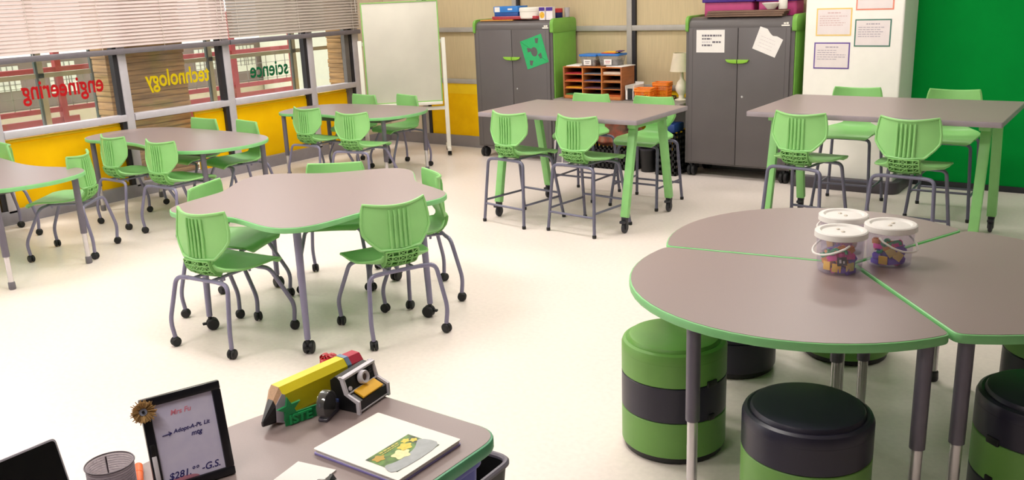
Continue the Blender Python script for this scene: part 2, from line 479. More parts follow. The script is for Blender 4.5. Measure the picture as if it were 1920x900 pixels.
# ceiling fittings (they carry the lamps set up above, the off-grid fill lamp too)
DIFF = glow('lamp_diffuser', LIGHT_COL, 2.0)
cl0 = None
for x, y, p in LIGHT_SPOTS:
    if not p: continue
    if cl0 is None:
        cl0 = thing('ceiling_light', 'flat white rectangular ceiling light', 'ceiling light', (x, y, CEIL), 0, 'ceiling lights')
        g = G(); 
        for a in ((-.62, .62, -.32, -.29), (-.62, .62, .29, .32), (-.62, -.59, -.29, .29), (.59, .62, -.29, .29)): g.bx(*a, -.05, 0)
        g.build('frame', WHITE, cl0, smooth=0)
        G().bx(-.59, .59, -.29, .29, -.03, -.01).build('diffuser', DIFF, cl0, smooth=0)
    else:
        c = copy_tree(cl0); c.location = (x, y, CEIL)

# ================================================================== CHAIRS
def lerp(tab, t):
    for (a, x), (b, y) in zip(tab, tab[1:]):
        if t <= b:
            k = (t - a) / (b - a); k = k*k*(3 - 2*k) * .5 + k * .5
            return [p + (q - p) * k for p, q in zip(x, y)]
    return list(tab[-1][1])
# along the shell: s -> (y, z, half width, wing y, wing z)
PROFILE = [(0.00, (.228, .412, .165, 0, -.004)), (.06, (.226, .428, .192, 0, -.002)), (.12, (.205, .441, .207, 0, .002)),
           (.25, (.12, .446, .218, 0, .010)), (.40, (.02, .440, .222, 0, .016)), (.52, (-.07, .434, .214, .0, .022)),
           (.60, (-.125, .436, .190, .004, .026)), (.66, (-.165, .448, .150, .008, .022)), (.71, (-.187, .470, .112, .010, .012)),
           (.76, (-.196, .500, .098, .010, .0)), (.80, (-.199, .522, .104, .012, 0)), (.83, (-.194, .542, .130, .018, .0)),
           (.87, (-.191, .580, .172, .034, .006)), (.90, (-.188, .617, .199, .046, .008)), (.94, (-.187, .674, .199, .054, .008)),
           (.98, (-.189, .742, .187, .060, .010)), (1.0, (-.191, .768, .178, .062, .016))]
def shell_pt(s, u, off=0):
    y, z, w, wy, wz = lerp(PROFILE, s)
    return Vector((u * w, y + wy * u*u + off, z + wz * u*u))
def shell(s0, s1, ns, nu, th):
    P = [[shell_pt(s0 + (s1 - s0) * i / (ns - 1), -1 + 2 * j / (nu - 1)) for j in range(nu)] for i in range(ns)]
    return P
def seat_mesh():
    g = G(); P = shell(0, .76, 30, 13, .011); g.grid(P, .012)
    rim = [P[i][-1] for i in range(6, 30)]; g.tube(rim, .0075, 6)
    rim = [P[i][0] for i in range(6, 30)]; g.tube(rim, .0075, 6)
    return g
def back_mesh():
    g = G(); P = shell(.755, 1.0, 22, 15, .011); g.grid(P, .011)
    per = [P[i][-1] for i in range(5, 22)] + [P[21][j] for j in range(13, -1, -1)] + [P[i][0] for i in range(20, 4, -1)]
    # raised rim round the shield, standing out to the rear
    per = [p + Vector((0, -.006, 0)) for p in per]
    low = [shell_pt(.815 - .012 * (1 - abs(u)), u, -.010) for u in (-.9, -.6, -.3, 0, .3, .6, .9)]
    g.tube(per + low, .0085, 7, closed=True)
    for u in (-.40, -.20, .0, .20, .40):                                # vertical ribs on the rear face
        pts = []
        for k in range(9):
            s = .818 + (.985 - .818) * k / 8
            w = lerp(PROFILE, s)[2]
            uu = u * .135 / w
            pts.append(shell_pt(s, uu, -.0065 - .006 * math.sin(PI * min(1, k / 5.0) * .5) * (1 if k < 8 else .2)))
        g.tube(pts, [.0105, .0065], 6)
    return g
def lattice_mesh():
    """deep criss-cross ribs filling the narrow waist behind the shell"""
    g = G()
    ss = [.585, .64, .695, .745, .795]; us = [-.094, -.060, -.022, .022, .060, .094]
    def pt(i, j, d):
        w = lerp(PROFILE, ss[i])[2]
        lo = max(0, (.72 - ss[i]) / .14)
        return shell_pt(ss[i], us[j] / w) + Vector((0, -d, -d * .8 * lo))
    for d, r in ((.009, .0034), (.016, .0036), (.024, .0042)):
        for i in range(5): g.tube([pt(i, j, d) for j in range(6)], r, 5)
        for j in range(6): g.tube([pt(i, j, d) for i in range(5)], r * (1.2 if j in (0, 5) else 1), 5)
        for i in range(4):
            for j in range(5):
                if j in (0, 4): g.tube([pt(i, j, d), pt(i + 1, j + 1, d)] if i % 2 else [pt(i + 1, j, d), pt(i, j + 1, d)], r * .8, 4)
                elif j == 2 or (i + j) % 2: g.tube([pt(i, j, d), pt(i + 1, j + 1, d)], r * .8, 4); g.tube([pt(i + 1, j, d), pt(i, j + 1, d)], r * .8, 4)
    return g
LATM = mat('green_lattice_shaded', '#83bd6c', .5, var=.06)  # chair green darkened: shade of the waist put into the rib colour
def caster_mesh(r=.028):
    g = G()
    for s in (-1, 1):
        M = Matrix.Translation((s * .0115, 0, r)) @ Matrix.Rotation(PI/2, 4, 'Y')
        g.lathe([(0, -.0105), (r*.72, -.0105), (r*.93, -.006), (r, 0), (r*.93, .006), (r*.72, .0105), (0, .0105)], 16, M)
    g.bx(-.006, .006, -.014, .014, r*.6, r*1.75, .003)
    g.tube([(0, 0, r*1.5), (0, 0, r*2.35)], .009, 8)
    return g
def leg_pts(sx, sy, zt):
    """zt: height of the frame under the seat"""
    if sy < 0: return [(sx * .11, -.185, zt), (sx * .200, -.195, zt - .002), (sx * .232, -.250, .15), (sx * .222, -.242, .055)]
    return [(sx * .10, .125, zt), (sx * .180, .135, zt - .002), (sx * .228, .252, .15), (sx * .222, .242, .055)]
def make_chair():
    t = thing('classroom_chair', 'x', 'chair')
    seat_mesh().build('seat', GREEN, t, 50)
    b = back_mesh().build('backrest', GREEN, t, 50)
    lattice_mesh().build('lattice', LATM, b, 50)
    g = G(); g.tube([(-.12, -.185, .402), (.12, -.185, .402)], .0115, 10).tube([(-.11, .125, .402), (.11, .125, .402)], .0115, 10)
    for s in (-1, 1): g.tube([(s*.07, -.185, .405), (s*.07, .125, .405)], .009, 8)
    for s in (-1, 1):
        for y in (-.10, .09): g.lathe([(0, -.018), (.008, -.018), (.008, .012), (0, .012)], 8, Matrix.Translation((s*.07, y, .40)))
    g.build('seat_frame', STEEL, t)
    for sx in (-1, 1):
        for sy in (-1, 1):
            l = G().tube(leg_pts(sx, sy, .402), .0125, 10, fil=.06).build('leg', STEEL, t)
            c = caster_mesh().build('caster', BLACK, l); c.location = (sx * .222, sy * .242, 0); c.rotation_euler = (0, 0, rnd.uniform(-1, 1))
    return t
GRP = 'green castered chairs round the low tables'
chair0 = None
def chair(x, y, deg, label):
    global chair0
    if chair0 is None: o = chair0 = make_chair()
    else: o = copy_tree(chair0)
    o.location = (x, y, 0); o.rotation_euler = (0, 0, math.radians(deg) - PI/2)
    o['label'] = label; o['group'] = GRP
    return o
# round the five-sided table in the middle
chair(-4.1725, 2.937, 96.1, 'green chair nearest the camera at the left of the five-sided table, back towards us')
chair(-3.4745, 3.50, 157.4, 'green chair at the right front of the five-sided table, ribbed back towards us')
chair(-3.749, 4.006, 234.5, 'green chair tucked in at the far right corner of the five-sided table')
chair(-4.41, 3.985, -53.0, 'green chair behind the five-sided table, only its top edge showing above it')
chair(-4.60, 3.29, 24.0, 'green chair at the left of the five-sided table, tilted top edge showing above it')
# long table beside the brick pillar
chair(-7.342, 4.324, 89.7, 'green chair at the left on the near side of the table by the stone pillar')
chair(-6.674, 4.339, 93.7, 'green chair at the right on the near side of the table by the stone pillar')
chair(-7.50, 5.09, 272, 'green chair against the window behind the table by the stone pillar, left of two')
chair(-6.93, 5.13, 261, 'green chair against the window behind the table by the stone pillar, right of two')
# table at the left edge of the picture
chair(-6.84, 3.45, 218, 'green chair at the end of the leftmost table, seat in full view')
chair(-7.94, 3.385, 262, 'green chair mostly cut off by the left edge, behind the leftmost table')
# table in front of the whiteboard
chair(-7.13, 6.32, 92, 'green chair at the left on the near side of the table before the whiteboard')
chair(-6.40, 6.22, 100, 'green chair at the right on the near side of the table before the whiteboard')
chair(-7.38, 7.12, 268, 'green chair behind the table before the whiteboard, left one under the board')
chair(-6.87, 7.25, 258, 'green chair behind the table before the whiteboard, right one under the board')

# tall chairs: the same shell higher up on straight splayed legs with foot rungs
TDARK = mat('dark_steel_tube', '#6c6b80', .38, metal=.25, var=.05)
def make_tall(dz, nm):
    t = thing('tall_chair', 'x', 'chair')
    zt = .402 + dz
    s = seat_mesh().build('seat', GREEN, t, 50); s.location.z = dz
    b = back_mesh().build('backrest', GREEN, t, 50); b.location.z = dz
    lattice_mesh().build('lattice', LATM, b, 50)
    g = G(); g.tube([(-.12, -.185, zt), (.12, -.185, zt)], .012, 10).tube([(-.11, .135, zt), (.11, .135, zt)], .012, 10)
    for k in (-1, 1): g.tube([(k*.07, -.185, zt + .003), (k*.07, .135, zt + .003)], .009, 8)
    g.build('seat_frame', TDARK, t)
    foot = {}
    for sx in (-1, 1):
        for sy in (-1, 1):
            top = (sx * (.195 if sy < 0 else .185), -.20 if sy < 0 else .15, zt - .004)
            bot = (sx * .225, sy * .245, .012)
            foot[sx, sy] = (Vector(top), Vector(bot))
            l = G().tube([(sx * .11, -.185 if sy < 0 else .135, zt), top, bot], .0125, 10, fil=.06).build('leg', TDARK, t)
            G().lathe([(0, 0), (.014, 0), (.016, .006), (.016, .022), (.0135, .026), (0, .026)], 10, Matrix.Translation((bot[0], bot[1], 0))).build('foot_cap', BLACKP, l)
    def at(k, z):
        a, b = foot[k]; q = (z - a.z) / (b.z - a.z); return a + (b - a) * q
    for k0, k1, z in (((-1, -1), (1, -1), .155), ((-1, 1), (1, 1), .215), ((-1, -1), (-1, 1), .185), ((1, -1), (1, 1), .185)):
        G().tube([at(k0, z), at(k1, z)], .009, 8).build('foot_rung', TDARK, t)
    return t
TG = 'tall green chairs at the two high tables'
tall0 = {}
def tall(x, y, deg, dz, label):
    if dz not in tall0: o = tall0[dz] = make_tall(dz, '')
    else: o = copy_tree(tall0[dz])
    o.location = (x, y, 0); o.rotation_euler = (0, 0, math.radians(deg) - PI/2)
    o['label'] = label; o['group'] = TG
tall(-4.27, 5.945, 82, .13, 'tall green chair on the near side of the middle high table, left of two')
tall(-3.64, 5.955, 85, .13, 'tall green chair on the near side of the middle high table, right of two')
tall(-4.29, 6.95, 270, .13, 'tall green chair behind the middle high table, in front of the wooden sorter')
tall(-3.64, 6.92, 270, .13, 'tall green chair behind the middle high table, in front of the orange baskets')
tall(-2.04, 6.31, 82, .18, 'tall green chair on the near side of the right high table, left of two')
tall(-1.345, 6.31, 88, .18, 'tall green chair on the near side of the right high table, right of two')
tall(-2.11, 7.60, 272, .18, 'tall green chair behind the right high table, before the white column')
tall(-1.38, 7.64, 272, .18, 'tall green chair behind the right high table, before the green wall')

# ================================================================== TABLES
def table_top(t, out, zt, th=.031, edge=EDGE, top=LAM, band=True):
    e = G().prism(out, zt - th, zt - .0012, .006).build('edge_band', edge, t, 40)
    G().prism(inset(out, .007), zt - .004, zt).build('tabletop', top, t, 30)
def twin_caster(r=.036):
    g = G()
    for s in (-1, 1):
        M = Matrix.Translation((s * .016, .012, r)) @ Matrix.Rotation(PI/2, 4, 'Y')
        g.lathe([(0, -.013), (r*.75, -.013), (r*.94, -.008), (r, 0), (r*.94, .008), (r*.75, .013), (0, .013)], 18, M)
    g.bx(-.0065, .0065, -.012, .028, r*.6, r*1.9, .003)
    g.bx(-.012, .012, -.045, -.018, r*1.0, r*1.35, .004)               # brake pedal
    g.tube([(0, 0, r*1.5), (0, 0, r*2.4)], .011, 8)
    return g
# five-sided table
mx, my, ma = -4.045, 3.510, -.8856
t = thing('pentagon_table', 'five-sided grey table with green edge on castered legs, five green chairs around it', 'table', (mx, my, 0))
ctrl = []
for k in range(5):
    a = ma + k * 2*PI/5
    for da, r in ((-.30, .715), (-.17, .775), (-.075, .808), (0, .815), (.075, .808), (.17, .775), (.30, .715), (.47, .655), (PI/5, .632)):
        ctrl.append((r * math.cos(a + da), r * math.sin(a + da)))
    ctrl.append((.655 * math.cos(a + 2*PI/5 - .47), .655 * math.sin(a + 2*PI/5 - .47)))
table_top(t, spline(ctrl, 4), .742)
for k in range(5):
    a = ma + k * 2*PI/5; c, s = math.cos(a), math.sin(a)
    l = G().tube([(.66*c, .66*s, .708), (.68*c, .68*s, .085)], [.0225, .017], 14).build('leg', STEEL, t)
    ca = twin_caster().build('caster', BLACK, l); ca.location = (.68*c, .68*s, 0); ca.rotation_euler = (0, 0, 1.3 * k + .6)
    G().tube([(.64*c, .64*s, .70), (0, 0, .70)], .012, 8).build('apron_bar', DARKG, t)
# long wave-edged tables
def wave_table(x, y, deg, hl, hd, zt, label, legs):
    t = thing('wave_table', label, 'table', (x, y, 0), math.radians(deg), 'long wave-edged tables along the windows')
    # a bean outline: full curve on the far side, a shallow waist on the near side
    q = [(1, .05), (.94, .48), (.77, .83), (.5, .97), (.1, 1.0), (-.3, 1.0), (-.66, .93), (-.90, .62), (-1, .12), (-.985, -.32), (-.90, -.66), (-.74, -.82),
         (-.56, -.78), (-.34, -.70), (-.08, -.74), (.2, -.88), (.46, -.99), (.68, -.97), (.86, -.76), (.97, -.36)]
    full = [(a * hl, b * hd) for a, b in q]
    table_top(t, spline(full, 5), zt)
    for sy in (-1, 1): G().bx(-hl*.72, hl*.72, sy*hd*.58 - .012, sy*hd*.58 + .012, zt - .075, zt - .03).build('apron_bar', DARKG, t, 0)
    for sx in (-1, 1): G().bx(sx*hl*.72 - .012, sx*hl*.72 + .012, -hd*.58, hd*.58, zt - .075, zt - .03).build('apron_bar', DARKG, t, 0)
    for lx, ly in legs:
        l = G().tube([(lx, ly, zt - .03), (lx, ly, .235)], .0235, 14).build('leg', mat('leg_sleeve', '#6d6875', .42, metal=.2), t)
        G().tube([(lx, ly, .24), (lx, ly, .045)], .0175, 14).build('inner_tube', CHROME, l)
        G().lathe([(0, 0), (.020, 0), (.024, .008), (.0225, .05), (.018, .056), (0, .056)], 14, Matrix.Translation((lx, ly, 0))).build('glide', mat('glide_grey', '#6f6b72', .5), l)
std = lambda hl, hd: [(sx * hl * .78, sy * hd * .66) for sx in (-1, 1) for sy in (-1, 1)]
wave_table(-7.26, 4.73, 2, 1.02, .47, .69, 'long grey wave-edged table with green rim in front of the stone pillar', std(1.02, .48))
wave_table(-7.03, 6.74, 7, .845, .48, .69, 'long grey wave-edged table with green rim in front of the whiteboard', std(.845, .54))
wave_table(-7.28, 2.97, 186, 1.02, .50, .70, 'long grey wave-edged table with silver leg ends, cut off by the left edge', [(-.86, -.28), (-.92, .36), (.8, -.3), (.8, .33)])

# high tables on slanted green legs
def high_table(x, y, deg, hx, hy, zt, fx, fy, label, dark):
    t = thing('high_table', label, 'table', (x, y, 0), math.radians(deg), 'high tables with slanted green legs')
    G().prism(rrect(-hx, hx, -hy, hy, .012, 3), zt - .036, zt - .0012, .003).build('edge_band', mat('grey_edge', '#9a9096', .4), t)
    G().prism(rrect(-hx + .003, hx - .003, -hy + .003, hy - .003, .012, 3), zt - .004, zt).build('tabletop', LAM, t)
    for sx in (-1, 1):
        G().bx(sx*fx - .035, sx*fx + .035, -hy*.62, hy*.62, zt - .09, zt - .036, .004).build('cross_bar', GREENM, t)
        for sy in (-1, 1):
            a = Vector((sx*fx, sy*fy*.60, zt - .05)); b = Vector((sx*fx, sy*fy, .125))
            d = (b - a).normalized()
            M = frame_matrix((a + b) / 2, (1, 0, 0), d)
            l = G().box((0, 0, 0), (.062, (b - a).length, .048), .006, M).build('leg', GREENM, t)
            r = .046; g = G(); cx, cy = b.x, b.y
            M = Matrix.Translation((cx, cy, r)) @ Matrix.Rotation(PI/2, 4, 'Y')
            g.lathe([(0, -.012), (r*.8, -.013), (r*.96, -.009), (r, 0), (r*.96, .009), (r*.8, .013), (0, .012)], 20, M)
            for s in (-1, 1): g.bx(cx + s*.018 - .002, cx + s*.018 + .002, cy - .018, cy + .018, r*.7, .11, .001)
            g.bx(cx - .022, cx + .022, cy - .02, cy + .022, .10, .135, .004)
            g.bx(cx - .02, cx + .02, cy - .055, cy - .02, .085, .105, .004)
            g.build('caster', mat('caster_dark', '#2b2a33', .5, var=.12), l)
high_table(-3.918, 6.32, 0.5, .74, .445, .89, .605, .386, 'high grey table on slanted green castered legs before the cabinets', False)
high_table(-1.655, 6.785, 0.5, .825, .54, .945, .70, .40, 'high grey table on slanted green legs by the white column and green wall', False)

# three petal tables pushed together
CX, CY = -.957, 3.586
def petal(a0, label, legs_inner):
    t = thing('petal_table', label, 'table', (CX, CY, 0), math.radians(a0), 'petal tables pushed together')
    ctrl = [(.02 * math.cos(PI/3), .02 * math.sin(PI/3))]
    pts = []
    gap = .004
    n = 26
    for i in range(n + 1):
        off = 120 * i / n
        r = .775 + .18 * math.sin(math.radians(min(off, 120 - off) * 1.5))
        a = math.radians(off)
        pts.append((r * math.cos(a), r * math.sin(a)))
    d0 = Vector((-math.sin(0), math.cos(0))); d1 = Vector((math.sin(math.radians(120)), -math.cos(math.radians(120))))
    poly = [(.008, .012)] + pts + []
    out = [(.008, .012)] + [(p[0] + .004, p[1] + .006) if 0 < i < n else p for i, p in enumerate(pts)]
    # shift the two straight sides apart by the seam gap and round the outer corners
    mid = Vector((math.cos(PI/3), math.sin(PI/3))) * .007
    out = [(p[0] + mid.x, p[1] + mid.y) for p in ([(0, 0)] + pts)]
    rs = [.01] + [.05] + [.0] * (len(pts) - 2) + [.05]
    res = []
    m = len(out)
    for i in range(m):
        if i in (1, m - 1) or i == 0: 
            a, b, c = Vector(out[i-1]), Vector(out[i]), Vector(out[(i+1) % m])
            u, v = (a - b), (c - b); r = .012 if i == 0 else .034
            p = b + u.normalized() * min(r, u.length * .9); q = b + v.normalized() * min(r, v.length * .9)
            for k in range(6):
                s = k / 5; res.append(tuple((1-s)**2*p + 2*s*(1-s)*b + s*s*q))
        else: res.append(out[i])
    table_top(t, res, .742, .034)
    for off, r in ((5, .745), (114, .765), (61.5, .895), (60, .065)):
        a = math.radians(off); lx, ly = r*math.cos(a), r*math.sin(a)
        l = G().tube([(lx, ly, .71), (lx, ly, .335)], .0255, 16).build('leg', mat('leg_sleeve', '#6d6875', .42, metal=.2), t)
        G().tube([(lx, ly, .34), (lx, ly, .04)], .0195, 16).build('inner_tube', CHROME, l)
        G().lathe([(0, 0), (.024, 0), (.028, .01), (.026, .045), (.02, .052), (0, .052)], 14, Matrix.Translation((lx, ly, 0))).build('glide', BLACKP, l)
    for off in (6, 60, 113):
        a = math.radians(off); r = .70 if off != 60 else .84
        G().tube([(r*math.cos(a)*.96, r*math.sin(a)*.96, .695), (.065*math.cos(PI/3), .065*math.sin(PI/3), .695)], .012, 8).build('apron_bar', DARKG, t)
petal(189, 'petal-shaped grey table with green edge nearest the camera, front clear bucket on its tip', 0)
petal(69, 'petal-shaped grey table at the far side of the three joined tables', 0)
petal(-51, 'petal-shaped grey table cut off by the right edge of the picture', 0)

# drum stools
NAVY = mat('navy_black_vinyl', '#282637', .36, var=.08, scale=8)
GVIN = mat('green_vinyl', '#70a34e', .42, var=.06, scale=6)
def stool(x, y, cols, label, rz=0):
    t = thing('drum_stool', label, 'stool', (x, y, 0), rz, 'drum stools under the petal tables')
    R_ = .213
    cap, a, b, c = cols
    G().lathe([(0, .484), (.165, .488), (.180, .484), (.185, .476), (.187, .470), (.196, .472), (.207, .466), (R_, .452), (R_, .43), (0, .43)], 48).build('seat_cap', cap, t, 30)
    zs = [(.432, .334), (.332, .184), (.182, .030)]
    for (z1, z0), m in zip(zs, (a, b, c)):
        g = G().lathe([(0, z0), (R_ - .003, z0), (R_, z0 + .003), (R_, z1 - .003), (R_ - .003, z1), (0, z1)], 48)
        g.build('body_band', m, t, 30)
    G().lathe([(0, 0), (.19, 0), (.203, .006), (.205, .030), (0, .030)], 40).build('base', BLACKP, t, 30)
    for z, w in ((.34, .05), (.196, .03)): G().box((R_ * .998, 0, z), (.012, w, .026), .003).build('latch', BLACKP, t)
stool(-1.52, 3.13, (GVIN, GVIN, NAVY, GVIN), 'green drum stool with a dark middle band at the left of the petal tables', -.35)
stool(-.855, 2.772, (NAVY, NAVY, GVIN, NAVY), 'dark navy topped drum stool nearest the camera under the petal tables', 2.6)
stool(-.215, 3.285, (NAVY, NAVY, GVIN, NAVY), 'dark topped drum stool with a green band at the right edge of the picture', -2.2)
stool(-1.63, 4.01, (GVIN, GVIN, NAVY, NAVY), 'dark lower drum stool half hidden behind the green one at left', 0)
stool(-1.20, 4.45, (GVIN, NAVY, GVIN, GVIN), 'green based drum stool under the far petal table, between table legs', -1)
stool(-.24, 4.10, (GVIN, GVIN, NAVY, NAVY), 'green and dark drum stool beyond the right-hand petal table', 0)

# ================================================================== TALL CABINETS
LIME = mat('lime_handle', '#8ec63f', .4, var=.04)
def cabinet(x0, x1, label):
    cx, hw = (x0 + x1) / 2, (x1 - x0) / 2
    t = thing('storage_cabinet', label, 'cabinet', (cx, 8.15, 0), 0, 'tall grey cabinets with green ends')
    D, Z0, Z1 = .45, .125, 1.53
    side = rounded([(0, Z0), (D, Z0), (D, Z1), (0, Z1)], [.01, .01, .07, .09], 8)     # profile in (y, z)
    YZ = Matrix(((0, 0, 1, 0), (1, 0, 0, 0), (0, 1, 0, 0), (0, 0, 0, 1)))
    side_in = rounded([(.012, Z0 + .005), (D, Z0 + .005), (D, Z1), (.012, Z1)], [.01, .01, .07, .09], 8)
    G().prism(side, -hw, hw, M=YZ).build('body', DARKG, t)
    for s in (-1, 1):
        a, b = sorted((s * (hw - .003), s * (hw + (.012 if s > 0 else .001))))
        e = G().prism(side_in, a, b, .003, M=YZ).build('end_panel', CABG, t)
        cap = rounded([(-.016, Z1 - .13), (D + .005, Z1 - .13), (D + .005, Z1 + .018), (-.016, Z1 + .018)], [.02, .02, .09, .10], 8)
        a2, b2 = (a - .022, b + .006) if s > 0 else (a - .006, b + .022)
        G().prism(cap, a2, b2, .005, M=YZ).build('corner_cap', CABG, e)
    for s in (-1, 1):
        a, b = sorted((s * .003, s * (hw - .035)))
        d = G().bx(a, b, -.016, .004, Z0 + .02, Z1 - .095, .004).build('door', mat('door_grey', '#625d5e', .4, var=.03, scale=5), t)
        pts = [(s*.006, Z1 - .40), (s*.006, Z1 - .43)] 
        hp = [(.005, 0), (.115, 0), (.10, -.022), (.06, -.034), (.005, -.036)]
        hp = [(s * p, Z1 - .385 + q) for p, q in hp]
        if s < 0: hp = hp[::-1]
        XZ = Matrix(((1, 0, 0, 0), (0, 0, -1, 0), (0, 1, 0, 0), (0, 0, 0, 1)))
        G().prism(hp[::-1], .016, .034, .003, M=XZ).build('handle', LIME, d)
        G().bx(s*(hw-.075) - .0015, s*(hw-.075) + .0015, -.0168, -.015, Z0 + .03, Z1 - .10).build('door_groove', mat('groove', '#4d484b', .6), d, smooth=0)
    G().lathe([(0, 0), (.011, 0), (.011, .004), (0, .006)], 12, Matrix.Translation((.055, -.015, .80)) @ Matrix.Rotation(PI/2, 4, 'X')).build('lock', CHROME, t)
    g = G().bx(hw - .125, hw - .05, -.0035, .0, Z1 - .085, Z1 - .072)
    g.build('maker_plate', WHITE, t, smooth=0)
    G().bx(hw - .105, hw - .085, -.003, .002, Z1 - .068, Z1 - .052).bx(hw - .08, hw - .06, -.003, .002, Z1 - .068, Z1 - .05).build('maker_mark', WHITE, t, smooth=0)
    for s in (-1, 1):
        for y in (.04, .40):
            r = .055; g = G()
            for k in (-1, 1):
                M = Matrix.Translation((s*(hw - .06) + k*.022, y, r)) @ Matrix.Rotation(PI/2, 4, 'Y')
                g.lathe([(0, -.018), (r*.8, -.018), (r*.97, -.01), (r, 0), (r*.97, .01), (r*.8, .018), (0, .018)], 20, M)
            g.bx(s*(hw-.06) - .012, s*(hw-.06) + .012, y - .025, y + .025, r*.6, Z0 + .002, .004)
            g.build('caster', BLACK, t)
    return t
cabinet(-6.455, -5.40, 'tall grey double-door cabinet with green sides, green cut-paper sheet on its right door')
cabinet(-3.855, -2.80, 'tall grey double-door cabinet beside the white column, two white papers on its doors')

# papers on the doors (door face at y = 8.134)
def sheet(name, x, y, z, w, h, rot, m, label, cat, group=None, th=.0012):
    M = Matrix.Rotation(rot, 4, 'Y')
    o = G().box((0, 0, 0), (w, th, h), 0).build(name, m, smooth=0, loc=(x, y, z), rot=(0, rot, 0))
    return tag(o, label, cat, group)
def bars(parent, rows, m, y=-.0012, name='text_line'):
    """rows of printed lines: (x0, x1, z, height)"""
    for x0, x1, z, h in rows: G().bx(x0, x1, y - .0005, y + .0004, z - h/2, z + h/2).build(name, m, parent, smooth=0)
GREYINK = mat('grey_ink', '#6f6a74', .8); PALEINK = mat('pale_ink', '#b5aab6', .8); FAINT = mat('faint_ink', '#ded3d4', .8)
def dashed(x0, x1, z, h, r):
    out = []; x = x0
    while x < x1 - .004:
        w = min(r.uniform(.012, .034), x1 - x); out.append((x, x + w, z, h)); x += w + .006
    return out
def print_rows(o, rows, m, seed):
    """one part holding the printed words of a sheet"""
    r = random.Random(seed); g = G()
    for x0, x1, z, h in rows:
        for a, b, zz, hh in dashed(x0, x1, z, h, r): g.bx(a, b, -.0014, -.0004, zz - hh/2, zz + hh/2)
    return g.build('printed_text', m, o, smooth=0)
o = sheet('paper_notice', -3.60, 8.1325, 1.313, .285, .21, 0, PAPER, 'white printed notice taped to the left door of the right cabinet', 'notice')
print_rows(o, [(-.085, .11, .052, .017), (-.085, .01, .022, .014), (.02, .105, -.008, .016), (-.085, .015, -.038, .016)], GREYINK, 3)
print_rows(o, [(-.085, .0, -.008, .007)], PALEINK, 4)
# torn tilted paper
g = G(); out = [(-.118, -.085), (.112, -.085), (.122, .09), (.06, .098), (.02, .088), (-.01, .10), (-.05, .128), (-.122, .125)]
g.prism(out, -.0008, .0008, M=Matrix(((1, 0, 0, 0), (0, 0, -1, 0), (0, 1, 0, 0), (0, 0, 0, 1))))
o = g.build('torn_paper', PAPER, smooth=0, loc=(-3.046, 8.1325, 1.285), rot=(0, math.radians(21), 0))
tag(o, 'torn white paper pinned crooked on the right door of the right cabinet', 'paper')
print_rows(o, [(-.08, .06, .05, .004), (-.08, .07, .02, .004), (-.08, .05, -.01, .004), (-.08, .06, -.04, .004)], FAINT, 9)
# green cut paper: square with cut-outs
PICG = mat('green_card', '#2fae6a', .8, var=.05, scale=18)
g = G(); XZ = Matrix(((1, 0, 0, 0), (0, 0, -1, 0), (0, 1, 0, 0), (0, 0, 0, 1)))
g.prism([(-.145, -.155), (.145, -.155), (.145, .155), (-.145, .155)], -.0008, .0008, M=XZ)
gp = g.build('green_paper', PICG, smooth=0, loc=(-5.628, 8.1325, 1.203), rot=(0, math.radians(-17), 0))
tag(gp, 'green square paper with cut-out shapes hung tilted on the left cabinet', 'paper')
HOLE = mat('cut_out_grey', '#5c5a5b', .7)
g = G()
g.prism([(.042 * math.cos(a*PI/10), .050 * math.sin(a*PI/10)) for a in range(20)], .0010, .0016, M=XZ)
g.build('oval_cut_out', HOLE, gp, smooth=0)
for px, pz, rr in ((.07, .105, .5), (-.07, -.10, .4), (-.06, .04, 2.2), (.065, -.06, 1.0)):
    tri = [(px + .032*math.cos(rr + k), pz + .034*math.sin(rr + k)) for k in (0, 1.7, 3.3, 4.2)]
    G().prism(tri, .0010, .0016, M=XZ).build('cut_out', HOLE, gp, smooth=0)
g = G()
for a, b in (((-.14, .15), (-.05, .06)), ((.14, -.15), (.05, -.06))):
    g.tube([(a[0], -.0012, a[1]), (b[0], -.0012, b[1])], .003, 5)
g.build('fold_line', mat('fold', '#1f9a58', .8), gp)

# bordered sheets on the column (face at y = 8.17)
def poster(x, z, w, h, rot, col, label, seed, inkm):
    o = sheet('bordered_sheet', x, 8.1685, z, w, h, math.radians(rot), mat('border_' + col, col, .7), label, 'poster', 'bordered sheets on the column')
    G().bx(-w/2 + .011, w/2 - .011, -.0016, 0, -h/2 + .011, h/2 - .011).build('page', mat('page_lilac', '#efe4e4', .8, var=.02), o, smooth=0)
    r = random.Random(seed); rows = [(-.055, .055, h/2 - .04, .010)]
    z_ = h/2 - .068
    for k in range(5): rows.append((-w/2 + .03, w/2 - .03 - r.uniform(.0, .09), z_, .006)); z_ -= .019
    g = G()
    for a in rows:
        for x0, x1, zz, hh in dashed(*a, r): g.bx(x0, x1, -.0024, -.0014, zz - hh/2, zz + hh/2)
    g.build('printed_text', inkm, o, smooth=0)
PIN = mat('pink_ink', '#d8b9b8', .8)
poster(-2.468, 1.474, .305, .235, 0, '#f3cf77', 'white sheet with yellow border on the column, left and upper', 1, PIN)
poster(-2.473, 1.185, .31, .228, 0, '#6a50a0', 'white sheet with purple border on the column, lowest', 2, PALEINK)
poster(-2.137, 1.379, .30, .23, 0, '#4f7f6f', 'white sheet with dark green border on the column', 3, PALEINK)
poster(-2.132, 1.685, .31, .23, 0, '#ee8f76', 'white sheet with orange red border on the column, top right', 4, PIN)

